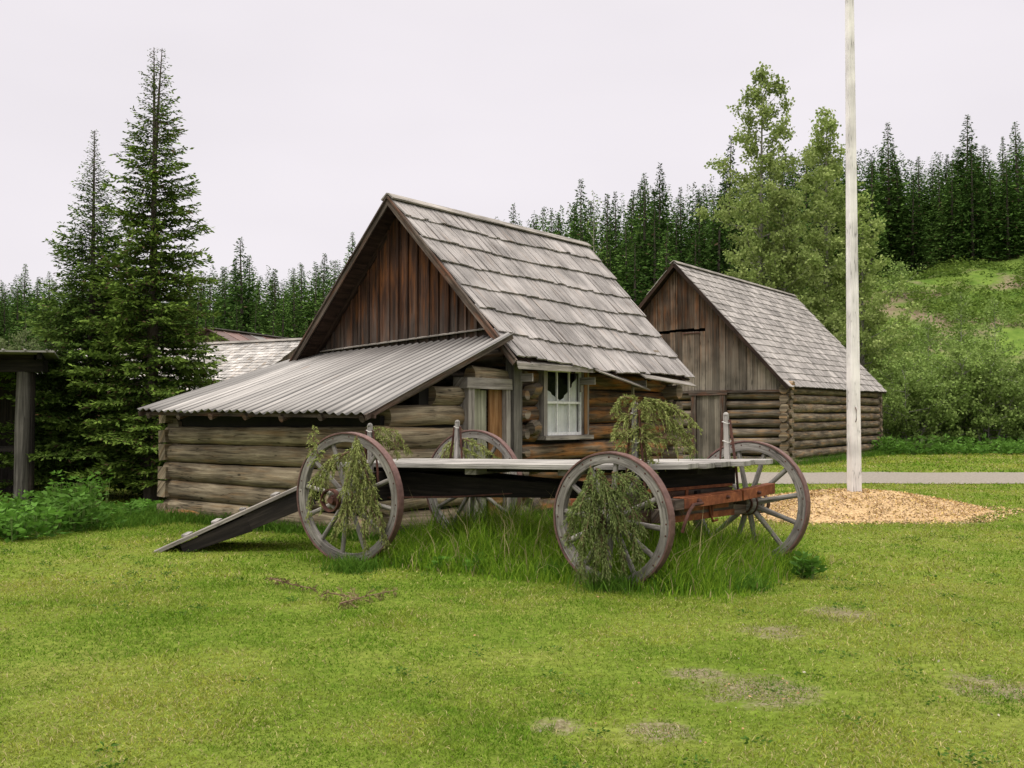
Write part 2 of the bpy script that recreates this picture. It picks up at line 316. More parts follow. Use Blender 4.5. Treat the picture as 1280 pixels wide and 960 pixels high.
def glassmat():
    m, nt, N, L = newmat('window_glass'); out = N('ShaderNodeOutputMaterial'); b = N('ShaderNodeBsdfPrincipled')
    b.inputs['Base Color'].default_value = (.02, .025, .022, 1); b.inputs['Roughness'].default_value = .05; b.inputs['Alpha'].default_value = .08; b.inputs['Specular IOR Level'].default_value = .5
    L(b.outputs[0], out.inputs[0]); return m
M['glass'] = glassmat()
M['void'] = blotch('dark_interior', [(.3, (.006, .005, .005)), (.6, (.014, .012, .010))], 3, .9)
def tinmat(name, base, streak, rust=None):
    m, nt, N, L = newmat(name); out = N('ShaderNodeOutputMaterial'); b = N('ShaderNodeBsdfPrincipled'); uv = N('ShaderNodeUVMap'); uv.uv_map = 'UVMap'
    mp = N('ShaderNodeMapping'); mp.inputs['Scale'].default_value = (.5, 14, 1); L(uv.outputs[0], mp.inputs[0])
    n = N('ShaderNodeTexNoise'); n.inputs['Scale'].default_value = 1; n.inputs['Detail'].default_value = 6; n.inputs['Roughness'].default_value = .6; L(mp.outputs[0], n.inputs[0])
    r = ramp(N, [(.3, streak), (.5, tuple((a+c)/2 for a, c in zip(base, streak))), (.62, base)]); L(n.outputs[0], r.inputs[0]); cur = r.outputs[0]
    if rust:
        n2 = N('ShaderNodeTexNoise'); n2.inputs['Scale'].default_value = 1.1; n2.inputs['Detail'].default_value = 7; L(uv.outputs[0], n2.inputs[0])
        r2 = ramp(N, [(rust[1], g(0)), (rust[1]+.12, g(1))]); L(n2.outputs[0], r2.inputs[0]); mx = N('ShaderNodeMixRGB'); mx.inputs[2].default_value = (*rust[0], 1)
        L(r2.outputs[0], mx.inputs[0]); L(cur, mx.inputs[1]); cur = mx.outputs[0]
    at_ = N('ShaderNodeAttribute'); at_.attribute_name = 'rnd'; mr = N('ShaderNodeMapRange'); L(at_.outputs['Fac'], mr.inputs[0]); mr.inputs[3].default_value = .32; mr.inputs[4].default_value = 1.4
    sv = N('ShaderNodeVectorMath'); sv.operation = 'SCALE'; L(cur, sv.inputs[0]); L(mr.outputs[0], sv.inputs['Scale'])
    L(sv.outputs[0], b.inputs['Base Color']); b.inputs['Roughness'].default_value = .6; b.inputs['Metallic'].default_value = .25; L(b.outputs[0], out.inputs[0]); return m
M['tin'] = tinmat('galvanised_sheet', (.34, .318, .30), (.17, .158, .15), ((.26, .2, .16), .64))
M['tinrust'] = tinmat('rust_stained_sheet', (.20, .115, .095), (.13, .07, .06), ((.35, .27, .22), .6))
M['bark'] = blotch('conifer_bark', [(.3, (.035, .028, .022)), (.5, (.075, .06, .048)), (.7, (.13, .11, .09))], 9, .9, bump=.6, s2=(3, 3, .6))
M['barkpale'] = blotch('pale_bark', [(.3, (.11, .10, .085)), (.5, (.21, .195, .17)), (.7, (.33, .31, .28))], 7, .9, bump=.5, s2=(3, 3, 1))
M['twig'] = blotch('twig_bark', [(.3, (.09, .055, .035)), (.6, (.19, .12, .075))], 20, .9)
M['needle'] = leafmat('needles', .8, .15, spec=.02)
M['leaf'] = leafmat('leaves', .6, .35, spec=.08)
M['grass'] = leafmat('grass_blades', .7, .35, spec=.06)
M['chip'] = leafmat('wood_chip', .85, 0.)

# ------------------------------------------------------------------ terrain
HX = [(-120, 9), (-60, 6), (-30, 3.2), (-10, 3.6), (0, 4.2), (10, 6.5), (18, 9.0), (25, 11.2), (32, 12.6), (42, 14.6), (60, 17), (120, 22)]
def hfun(X, Y):
    X = np.asarray(X, dtype=float); Y = np.asarray(Y, dtype=float)
    H = np.interp(X, [h[0] for h in HX], [h[1] for h in HX])
    t = np.clip((Y-49)/36, 0, 1); s = t*t*(3-2*t)*.55+t*.45
    z = H*s+np.clip(Y-85, 0, 80)*.14+np.clip(Y-165, 0, 400)*.03
    z = z+s*(NZ.fbm(X, Y, .12, 3)-.5)*3.0*np.clip(s*3, 0, 1)
    near = np.clip((22-Y)/6, 0, 1)
    z = z+near*(NZ.fbm(X, Y, .55, 3)-.5)*.07
    return z
def hz(x, y): return float(hfun(x, y))
def terrain():
    xs = np.concatenate([[-600, -400, -260, -180], np.arange(-140, -30, 5.), np.arange(-30, -12, 1.5), np.arange(-12, 12, .4), np.arange(12, 70, 1.2), np.arange(70, 160, 6), [180, 260, 400, 600]])
    ys = np.concatenate([[-200, -80, -30, -12], np.arange(-6, 22, .4), np.arange(22, 48, 1.2), np.arange(48, 100, 1.3), np.arange(100, 200, 6), [240, 300, 400, 600, 900]])
    X, Y = np.meshgrid(xs, ys); Z = hfun(X, Y); V = np.stack([X, Y, Z], 2).reshape(-1, 3); nx = len(xs); i, j = np.meshgrid(np.arange(nx-1), np.arange(len(ys)-1)); a = (j*nx+i).ravel()
    Fc = np.stack([a, a+1, a+nx+1, a+nx], 1)
    m, nt, N, L = newmat('grass_ground'); out = N('ShaderNodeOutputMaterial'); b = N('ShaderNodeBsdfPrincipled'); tc = N('ShaderNodeTexCoord'); P = tc.outputs['Object']
    def noise(sc, det=6, ro=.6, src=P): n = N('ShaderNodeTexNoise'); n.inputs['Scale'].default_value = sc; n.inputs['Detail'].default_value = det; n.inputs['Roughness'].default_value = ro; L(src, n.inputs[0]); return n.outputs[0]
    def mix(f, a_, c_, bt='MIX'):
        x = N('ShaderNodeMixRGB'); x.blend_type = bt
        for s_, v in ((0, f), (1, a_), (2, c_)):
            if isinstance(v, (int, float)): x.inputs[s_].default_value = v
            elif isinstance(v, tuple): x.inputs[s_].default_value = (*v, 1)
            else: L(v, x.inputs[s_])
        return x.outputs[0]
    n1 = noise(.55, 8, .65); n2 = noise(14, 6, .7); n3 = noise(45, 4, .7)
    r1 = ramp(N, [(.3, (.084, .128, .015)), (.5, (.122, .162, .024)), (.7, (.162, .178, .039))]); L(n1, r1.inputs[0])
    r2 = ramp(N, [(.3, g(.55)), (.65, g(1.25))]); L(n2, r2.inputs[0]); lawn = mix(1., r1.outputs[0], r2.outputs[0], 'MULTIPLY')
    # worn soil patches of the lawn
    soil = ramp(N, [(.32, (.07, .05, .035)), (.5, (.16, .12, .085)), (.68, (.32, .27, .21))]); L(n3, soil.inputs[0])
    acc = None
    for (cx, cy, rx, ry) in DIRT:
        mp = N('ShaderNodeMapping'); mp.vector_type = 'TEXTURE'; mp.inputs['Location'].default_value = (cx, cy, 0); mp.inputs['Scale'].default_value = (rx, ry, 100); L(P, mp.inputs[0])
        ln = N('ShaderNodeVectorMath'); ln.operation = 'LENGTH'; L(mp.outputs[0], ln.inputs[0])
        mr = N('ShaderNodeMapRange'); L(ln.outputs['Value'], mr.inputs[0]); mr.inputs[1].default_value = 0; mr.inputs[2].default_value = 1.3; mr.inputs[3].default_value = 1; mr.inputs[4].default_value = 0
        if acc is None: acc = mr.outputs[0]
        else: q = N('ShaderNodeMath'); q.operation = 'MAXIMUM'; L(acc, q.inputs[0]); L(mr.outputs[0], q.inputs[1]); acc = q.outputs[0]
    q = N('ShaderNodeMath'); q.operation = 'MULTIPLY'; L(acc, q.inputs[0]); L(noise(4.5, 10, .85), q.inputs[1])
    rr = ramp(N, [(.29, g(0)), (.40, g(.75))]); L(q.outputs[0], rr.inputs[0]); lawn = mix(rr.outputs[0], lawn, soil.outputs[0])
    # hillside: brown scree showing between plants
    sp = N('ShaderNodeSeparateXYZ'); L(P, sp.inputs[0])
    hn = noise(.16, 6, .6); hr = ramp(N, [(.52, g(0)), (.62, g(1))]); L(hn, hr.inputs[0])
    hg = ramp(N, [(.35, (.055, .105, .016)), (.6, (.13, .19, .035))]); L(noise(.6, 8, .7), hg.inputs[0])
    hs = ramp(N, [(.3, (.11, .085, .05)), (.65, (.23, .185, .125))]); L(noise(2.5, 8, .7), hs.inputs[0])
    hill = mix(hr.outputs[0], hg.outputs[0], hs.outputs[0])
    mh = N('ShaderNodeMapRange'); L(sp.outputs[2], mh.inputs[0]); mh.inputs[1].default_value = .8; mh.inputs[2].default_value = 2.2
    col = mix(mh.outputs[0], lawn, hill)
    # forest floor
    mf = N('ShaderNodeMapRange'); L(sp.outputs[1], mf.inputs[0]); mf.inputs[1].default_value = 84; mf.inputs[2].default_value = 90
    col = mix(mf.outputs[0], col, (.035, .045, .015))
    L(col, b.inputs['Base Color']); b.inputs['Roughness'].default_value = .95; b.inputs['Specular IOR Level'].default_value = .03
    bp = N('ShaderNodeBump'); bp.inputs['Strength'].default_value = .5; bp.inputs['Distance'].default_value = .03; L(n2, bp.inputs['Height']); L(bp.outputs[0], b.inputs['Normal']); L(b.outputs[0], out.inputs[0])
    o = raw_mesh('ground', V, Fc, m, smooth=True); meta(o, kind='structure', label='mown green lawn rising to a grassy hillside'); return o
def gp(x, y): p = gnd(x, y); return p.x, p.y
DIRT = [(*gp(945, 862), .75, .75), (*gp(1050, 768), .6, .75), (*gp(970, 790), .55, .6), (*gp(1245, 862), .55, .7), (*gp(825, 912), .42, .4), (*gp(870, 842), .4, .3), (*gp(700, 905), .3, .3), (*gp(1200, 652), .9, .6), (*gp(860, 645), .0001, .0001)]
terrain()
def strip(name, left, right, z, mat):
    n = len(left); V = [(x, y, z) for x, y in left]+[(x, y, z) for x, y in right]
    return raw_mesh(name, np.array(V), np.array([(i, n+i, n+i+1, i+1) for i in range(n-1)]), mat)
M['gravel'] = blotch('gravel_path', [(.3, (.13, .112, .092)), (.5, (.195, .17, .142)), (.7, (.28, .25, .215))], 16, .95, bump=.5)
xs = np.arange(-14, 81, .7)
path_ctr = np.interp(xs, [-14, -4, 6, 80], [33.5, 29.5, 27.0, 26.6])
nl = NZ.fbm(xs, xs*0, .6, 3)-.5; nr = NZ2.fbm(xs, xs*0, .6, 3)-.5
meta(strip('path', list(zip(xs, path_ctr+2.5+nl*.7)), list(zip(xs, path_ctr-2.4+nr*.7)), .012, M['gravel']), kind='structure', label='pale gravel path crossing behind the log cabin')
def on_path(x, y): c = np.interp(x, [-14, -4, 6, 80], [33.5, 29.5, 27.0, 26.6]); return (np.abs(y-c) < 2.35) & (x > -14)

# ------------------------------------------------------------------ frames of the buildings and the wagon
A1 = atan2(.784, .621); FC = Frame(-1.73, 13.59, A1)
A2 = atan2(.839, .545); F2 = Frame(9.05, 34.0, A2)
FW = Frame(-1.157, 12.45, -atan2(1.85, 2.94))

def shingled(mb, A, B, Cc, D, n, wmin, wmax, th, lift=.03, lap=.25, gap=.004, jit=.01, ejit=.02, sag=0.):
    """board courses on the patch A,B (eave near, far), Cc,D (ridge far, near)"""
    A, B, Cc, D = map(Vector, (A, B, Cc, D)); nv = (B-A).cross(D-A).normalized()
    if nv.z < 0: nv = -nv
    Lw = (B-A).length
    def P(s, t, h): return A.lerp(B, s).lerp(D.lerp(Cc, s), t)+nv*h-Vector((0, 0, sag*sin(pi*s)*(1-t)))
    for k in range(n):
        s = -U(0, wmax)/Lw*.2; t0 = k/n; wav = U(0, 6)
        while s < 1:
            w = U(wmin, wmax)/Lw; s1 = min(s+w, 1.0+U(0, .01)); e = U(-ejit, ejit)/n*1.0; tt0 = t0+e+.05/n*sin(s*9+wav); tt1 = min((k+1+lap)/n, 1.0)
            j1, j2 = U(-jit, jit), U(-jit, jit); gs = gap/Lw
            c = []
            for hk in (0, th):
                for ss, jj in ((s+gs, j1), (s1-gs, j2)):
                    c.append(P(ss, tt0, hk+lift+jj)); c.append(P(ss, tt1, hk+.004+jj*.2))
            mb.hexa(c); s = s1
def sheathing(mb, A, B, Cc, D, th, drop=0.):
    A, B, Cc, D = map(Vector, (A, B, Cc, D)); nv = (B-A).cross(D-A).normalized()
    if nv.z < 0: nv = -nv
    a = -nv*drop; b_ = -nv*(drop+th)
    mb.hexa([A+b_, B+b_, D+b_, Cc+b_, A+a, B+a, D+a, Cc+a])
def split_logs(mb, p0, p1, z, r, gaps, axis=0, other=0., **kw):
    """a log row from p0 to p1 along local axis with gaps cut out"""
    segs = [(p0, p1)]
    for (a, b) in gaps:
        ns = []
        for (s, e) in segs:
            if b <= s or a >= e: ns.append((s, e))
            else:
                if a-s > .06: ns.append((s, a))
                if e-b > .06: ns.append((b, e))
        segs = ns
    for (s, e) in segs:
        if e-s < .05: continue
        q0 = (s, other, z) if axis == 0 else (other, s, z); q1 = (e, other, z) if axis == 0 else (other, e, z)
        mb.log(q0, q1, r*U(.95, 1.04), r*U(.95, 1.04), **kw)

# ------------------------------------------------------------------ log cabin with lean-to
def log_cabin():
    root = empty('log_cabin', FC.o, FC.ang, 'grey log cabin with steep shake roof, red-brown gable and corrugated lean-to behind the wagon', 'cabin')
    nr = FC.hit_y(487, 243, 2.41); fr = FC.hit_y(733, 308, 2.41); ne = FC.hit_y(646, 449, -.35); fe = FC.hit_y(865, 474, -.35)
    nl_ = FC.hit_y(361, 461, 4.74); fl = Vector((fe.x, 4.74, 2.3))
    nr.z = 5.2
    ridge_n, ridge_f = Vector((nr.x, 2.41, 5.2)), Vector((fr.x, 2.41, fr.z))
    # roofs
    mb = MB(); shingled(mb, ne, fe, ridge_f, ridge_n, 7, .10, .24, .024, .045, .18, .007, .013, .035, .05)
    shingled(mb, nl_, fl, ridge_f, ridge_n, 7, .15, .3, .022, .034, .18, .006, .01, .06)
    up = Vector((0, 0, .05))
    sl = mb.build('roof', M['shake'], root)
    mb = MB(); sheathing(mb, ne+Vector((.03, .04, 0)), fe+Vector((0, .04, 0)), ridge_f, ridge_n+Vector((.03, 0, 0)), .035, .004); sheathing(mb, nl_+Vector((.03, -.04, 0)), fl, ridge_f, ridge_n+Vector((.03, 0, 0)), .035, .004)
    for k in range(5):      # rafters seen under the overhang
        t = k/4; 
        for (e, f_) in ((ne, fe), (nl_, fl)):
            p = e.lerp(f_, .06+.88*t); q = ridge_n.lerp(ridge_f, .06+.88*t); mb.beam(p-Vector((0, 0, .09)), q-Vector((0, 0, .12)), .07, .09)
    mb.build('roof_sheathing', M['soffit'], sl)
    mb = MB(); n = 4
    for k in range(n):
        p = ridge_n.lerp(ridge_f, k/n); q = ridge_n.lerp(ridge_f, (k+1)/n)
        for sgn in (-1, 1):
            dz = Vector((0, sgn*.075, -.03)); mb.beam(p+dz+Vector((-.06 if k == 0 else .003, 0, .055)), q+dz+Vector((0, 0, .055)), .16, .022, Vector((0, sgn*.7, .9)), jit=.004)
    mb.build('ridge_board', M['board'], sl)
    mb = MB()
    for e in (ne, nl_):
        d = (ridge_n-e); sg = 1 if e.y < 2 else -1
        mb.beam(e+Vector((-.035, 0, -.05))+d*0, ridge_n+Vector((-.035, 0, -.045)), .035, .11, (0, -sg, 1), jit=.004)
        mb.beam(e+Vector((-.05, 0, .015)), ridge_n+Vector((-.05, 0, .022)), .05, .025, (0, -sg, 1), jit=.006)
    mb.build('barge_board', M['beamwood'], sl)
    # loose eave boards and their brackets
    mb = MB(); B = Vector
    def E(px, py, y=-.38): return FC.hit_y(px, py, y)
    mb.hexa([E(648, 461), E(744, 466), E(648, 461, -.1)+B((0, 0, .1)), E(744, 466, -.1)+B((0, 0, .1)), E(646, 453), E(745, 460), E(646, 453, -.1)+B((0, 0, .1)), E(745, 460, -.1)+B((0, 0, .1))])
    mb.beam(E(743, 461, -.40), E(806, 484, -.30), .26, .02, (0, -.5, 1)); mb.beam(E(804, 470, -.43), E(867, 481, -.46), .16, .02, (0, -.6, 1))
    mb.build('eave_board', M['board'], sl)
    for (px, py) in ((666, 465), (744, 470), (808, 474)):
        mb = MB(); p = E(px, py, -.30); mb.box(p.x-.014, p.x+.014, -.30, .0, p.z-.14, p.z-.02)
        mb.box(p.x-.018, p.x+.018, -.04, -.0, p.z-.26, p.z-.142)
        mb.build('bracket', M['board'], sl)
    # walls
    door0 = FC.hit_y(584, 560).x; door1 = FC.hit_y(634, 560).x; dtop = FC.hit_y(606, 486).z
    post = FC.hit_y(643, 550).x; w0 = FC.hit_y(677, 500).x; w1 = FC.hit_y(733, 500).x; wt = FC.hit_y(700, 462).z; wb = FC.hit_y(700, 548).z
    end = FC.hit_y(843, 500).x; slope = (2.78-1.70)/3.2
    def ztop(u): return 1.72+slope*(u+.0)
    mb = MB()                                   # lean-to front wall
    for i in range(5):
        z = .13+.292*i; r = .143
        mb.log((.13, -.02, z), (.13, 4.93, z+.01), r*U(.95, 1.05), r*U(.95, 1.05), seg=14, wob=.05, sq=(.8, 1))
    mb.box(.26, .3, .1, 4.8, 1.3, 1.7)
    for i in range(6):                          # squared corner blocks
        z = .0+.292*i
        mb.box(-.03, .24, 4.80, 5.0, z+.02, z+.27 if i % 2 else z+.2, jit=.015)
    wl = mb.build('lean_to_wall', M['log'], root, smooth=True)
    mb = MB()                                   # lean-to side wall with the door
    for i in range(10):
        z = .15+.29*i; r = .141
        u0 = max(.0, (z+.16-1.72)/slope+.12); g_ = [(door0, door1)] if z < dtop+.13 else []
        if u0 > post-.2: continue
        split_logs(mb, u0 if u0 > 0 else U(-.02, .02), post-.04, z+U(-.01, .01), r, g_, 0, .13, seg=14, wob=.06, sq=(.8, 1))
    for i in range(5): mb.box(-.02, .22, -.03, .16, .16+.29*i-.1, .16+.29*i+.1, jit=.012)
    mb.build('side_wall', M['log'], root, smooth=True)
    mb = MB()
    mb.box(post-.1, post+.09, -.075, .1, 0, 2.52, jit=.008); pass
    mb.build('corner_post', M['greypost'], root)
    mb = MB()                                   # main side wall with the window
    for i in range(9):
        z = .15+.293*i; g_ = [(w0-.02, w1+.02)] if wb-.1 < z < wt+.12 else []
        split_logs(mb, post+.16, end, z+U(-.012, .012), .142, g_, 0, .14, seg=14, wob=.06, sq=(.8, 1))
    mb.build('main_wall', M['log_amber'], root, smooth=True); mb = MB()
    for i in range(8):                          # butt ends of the crossing logs
        z = .0+.293*i+.14; 
        mb.log((post+.17, -.09-U(0, .05), z+.02), (post+.17, .3, z), .07, .11, seg=10, wob=.1)
        mb.log((post+.30+.08*(i % 2), -.06, z+.1), (post+.52, .0, z+.1), .1, .13, seg=9, wob=.12) if i % 2 == 0 else None
        mb.log((end-.2, -.22, z+.14), (end-.2, .3, z+.14), .13, seg=10, wob=.08)
    mb.build('log_ends', M['log_dark'], root, smooth=True)
    mb = MB()                                   # hidden sides
    for i in range(9):
        z = .15+.293*i
        if z < 1.6: mb.log((0.1, 4.78, z+.1), (post, 4.78, z+.1), .15)
        mb.log((post, 4.38, z), (end, 4.38, z), .155); mb.log((end-.15, .0, z+.1), (end-.15, 4.5, z+.1), .15)
        if z > 1.4: mb.log((post+.1, .2, z), (post+.1, 4.5, z), .15)
    mb.log((post+.3, .14, 2.78), (end, .14, 2.72), .1)
    mb.build('rear_wall', M['log_dark'], root, smooth=True)
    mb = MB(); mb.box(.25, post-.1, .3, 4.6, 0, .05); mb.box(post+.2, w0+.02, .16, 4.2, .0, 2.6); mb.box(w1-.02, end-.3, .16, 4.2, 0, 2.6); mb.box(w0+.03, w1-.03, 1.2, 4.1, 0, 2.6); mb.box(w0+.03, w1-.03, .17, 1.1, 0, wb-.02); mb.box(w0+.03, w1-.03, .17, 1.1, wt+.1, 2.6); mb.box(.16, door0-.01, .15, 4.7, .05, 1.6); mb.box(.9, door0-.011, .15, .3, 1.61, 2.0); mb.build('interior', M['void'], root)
    # gable
    gx = FC.hit_y(490, 330, 2.4).x*0+post+.02
    def rz(v): return (5.2-(5.2-ne.z)*(2.41-v)/(2.41+.35) if v < 2.41 else 5.2-(5.2-nl_.z)*(v-2.41)/(4.74-2.41))-.09
    mb = MB(); v = .02
    while v < 4.5:
        w = U(.17, .27); v1 = min(v+w, 4.5); d = U(0, .012)
        for (a, b_) in (((v, v1),) if not v < 2.41 < v1 else ((v, 2.41), (2.41, v1))):
            c = []
            for xx in (gx-d, gx+.025-d):
                for vv in (a+.003, b_-.003): c.append((xx, vv, 2.45)); c.append((xx, vv, max(2.46, rz(vv))))
            mb.hexa([c[0], c[1], c[2], c[3], c[4], c[5], c[6], c[7]])
        mb.box(gx-.035-d, gx-d-.002, v1-.022, v1+.022, 2.5, max(2.6, rz(v1)-.03), jit=.004) if 0 < v1 < 4.45 else None
        v = v1
    mb.box(gx+.03, gx+.06, .1, 4.4, 2.3, 2.9)
    mb.build('gable_wall', M['gable'], root)
    mb = MB()
    v = .0
    while v < 4.4: mb.hexa([(fr.x-.45, v+(i & 2)/2*.2, [2.4, rz(v+(i & 2)/2*.2)-.1][i & 1] if 1 else 0) if i < 4 else (fr.x-.42, v+(i & 2)/2*.2, [2.4, rz(v+(i & 2)/2*.2)-.1][i & 1]) for i in range(8)]); v += .2
    mb.build('rear_gable', M['gable2'], root)
    # lean-to roof
    EL = FC.l(at(171, 513, 16.3)); ER = FC.l(at(462, 516, 13.15)); TL = FC.l(at(372, 444, 18.7)); TR = FC.l(at(643, 416, 15.72))
    TL.x = TR.x = max(TL.x, TR.x)
    TL.x = gx-.03; TR = FC.hit_y(645, 416, ER.y)
    nw, na = 31, 5; V = []; Fc = []; UVs = []; mb = MB()
    nc = nw*8
    for i in range(nc+1):
        s = i/nc; ph = s*nw*2*pi
        for j in range(na+1):
            t = j/na; p = EL.lerp(ER, s).lerp(TL.lerp(TR, s), t); p.z += .019*cos(ph)+(.012*sin(s*17+1)+.01*sin(s*41))*(1-t)+.004*sin(t*9+s*5)
            p += Vector((0, .0, 0)) ; mb.V.append(p)
    for i in range(nc):
        for j in range(na):
            a = i*(na+1)+j; mb.face([a, a+na+1, a+na+2, a+1], [(j*.6, i/nc*5), (j*.6, (i+1)/nc*5), (j*.6+.6, (i+1)/nc*5), (j*.6+.6, i/nc*5)], .3+.5*((i//32*7919) % 10)/10 if (i % 8) not in (2, 3, 4) else 0)  # valley and flank faces darkened: shade between the ribs painted into the colour
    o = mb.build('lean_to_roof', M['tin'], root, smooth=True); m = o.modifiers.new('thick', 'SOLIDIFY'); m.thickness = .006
    mb = MB()
    for k in range(7):
        s = .04+.92*k/6; mb.log(EL.lerp(ER, s)+Vector((.06, 0, -.085)), TL.lerp(TR, s)+Vector((0, 0, -.09)), .05, seg=8)
    mb.beam(ER+Vector((.0, .07, -.055)), TR+Vector((0, .07, -.055)), .03, .07); mb.beam(EL+Vector((0, -.06, -.06)), TL+Vector((0, -.06, -.06)), .03, .08)
    mb.beam(EL+Vector((.10, 0, -.045)), ER+Vector((.10, 0, -.045)), .03, .05)
    mb.build('rafter', M['beamwood'], o, smooth=False)
    mb = MB(); q_ = TL.lerp(TR, .9); q_.x = gx-.03; q_.z = EL.lerp(ER, .9).z+(TR.z-ER.z)*(gx-.03-ER.x)/(TR.x-ER.x); mb.beam(TL+Vector((-.02, 0, .035)), q_+Vector((-.02, 0, .035)), .10, .015, (-.3, 0, 1)); mb.build('flashing', M['board'], o)
    # door
    mb = MB(); mb.box(door0-.03, door0+.1, -.05, .2, .02, dtop, jit=.004); mb.box(door1-.06, door1+.03, -.04, .2, .02, dtop, jit=.004)
    mb.box(door0-.08, door1+.04, -.07, .2, dtop+.0, dtop+.16, jit=.006); mb.box(door0, door1, -.05, .25, .0, .05)
    dr = mb.build('door', M['board'], root)
    mb = MB(); mid = door0+(door1-door0)*.60
    mb.box(door0+.1, mid-.14, .1, .13, .05, dtop-.005); mb.box(mid-.135, mid, .103, .135, .05, dtop-.02)
    for z in (.4, 1.1): mb.box(door0+.11, mid-.01, .08, .099, z, z+.1)
    mb.build('door_leaf', M['doorwood'], dr); mb = MB(); mb.box(mid+.01, door1-.061, .05, .08, .05, dtop-.003); mb.box(mid+.02, door1-.08, .02, .048, .3, .42); mb.build('jamb_board', M['orangewood'], dr)
    # window
    mb = MB(); f = .09
    mb.box(w0, w0+f, -.05, .14, wb+.05, wt, jit=.004); mb.box(w1-f-.05, w1, -.05, .14, wb+.05, wt, jit=.004); mb.box(w0-.01, w1+.01, -.055, .14, wt+.002, wt+.14, jit=.004)
    fo = mb.build('window', M['board'], root)
    mb = MB(); mb.box(w0+.02, w1-.03, -.04, -.0, wt+.01, wt+.12); mb.box(w1-f-.06, w1-.055, -.06, -.052, wb+.06, wt-.01); mb.build('trim', M['orangewood'], fo)
    mb = MB(); mb.box(w0-.04, w1+.04, -.12, .1, wb-.02, wb+.045, jit=.004); mb.build('sill', M['board'], fo)
    a0, a1, b0, b1 = w0+f+.003, w1-f-.055, wb+.05, wt-.005
    mb = MB(); q = .035
    mb.box(a0, a0+q, .0, .04, b0, b1); mb.box(a1-q, a1, .0, .04, b0, b1); mb.box(a0+q, a1-q, .0, .04, b0, b0+q*1.4); mb.box(a0+q, a1-q, .0, .04, b1-q, b1)
    hm = (b0+b1)/2+.0; mb.box(a0+q, a1-q, .001, .038, hm-.018, hm+.018)
    for k in (1, 2):
        xx = a0+(a1-a0)*k/3; mb.box(xx-.011, xx+.011, .004, .034, b0+q*1.4, hm-.018); mb.box(xx-.011, xx+.011, .004, .034, hm+.018, b1-q)
    mb.build('sash', M['whiteframe'], fo)
    mb = MB(); mb.box(a0+q, a1-q, .018, .022, b0+q, b1-q); mb.build('pane', M['glass'], fo)
    mb = MB(); nx = 40; nzz = 16; x0, x1 = a0+.01, a1-.01                      # curtain parted to a V at the top
    vx = x0+(x1-x0)*.5; vz = hm+.05; n0 = 0
    for side in (0, 1):
        n0 = len(mb.V)
        for i in range(nx//2+1):
            s = i/(nx//2); x = x0+(vx-x0)*s if side == 0 else x1-(x1-vx)*s
            t0_ = b1-(b1-b0)*(.20 if side == 0 else .06); top = t0_-(t0_-vz+.02)*s-.03*sin(pi*s)
            for j in range(nzz+1): z = b0+.02+(top-b0-.02)*j/nzz; mb.V.append(Vector((x, .07+.012*sin(i*1.3+side)+.006*sin(z*7+i), z)))
        for i in range(nx//2):
            for j in range(nzz): a = n0+i*(nzz+1)+j; mb.face([a, a+nzz+1, a+nzz+2, a+1], [(0, 0), (1, 0), (1, 1), (0, 1)], .5)
    mb.build('curtain', M['curtain'], fo, smooth=True)
    return root
log_cabin()

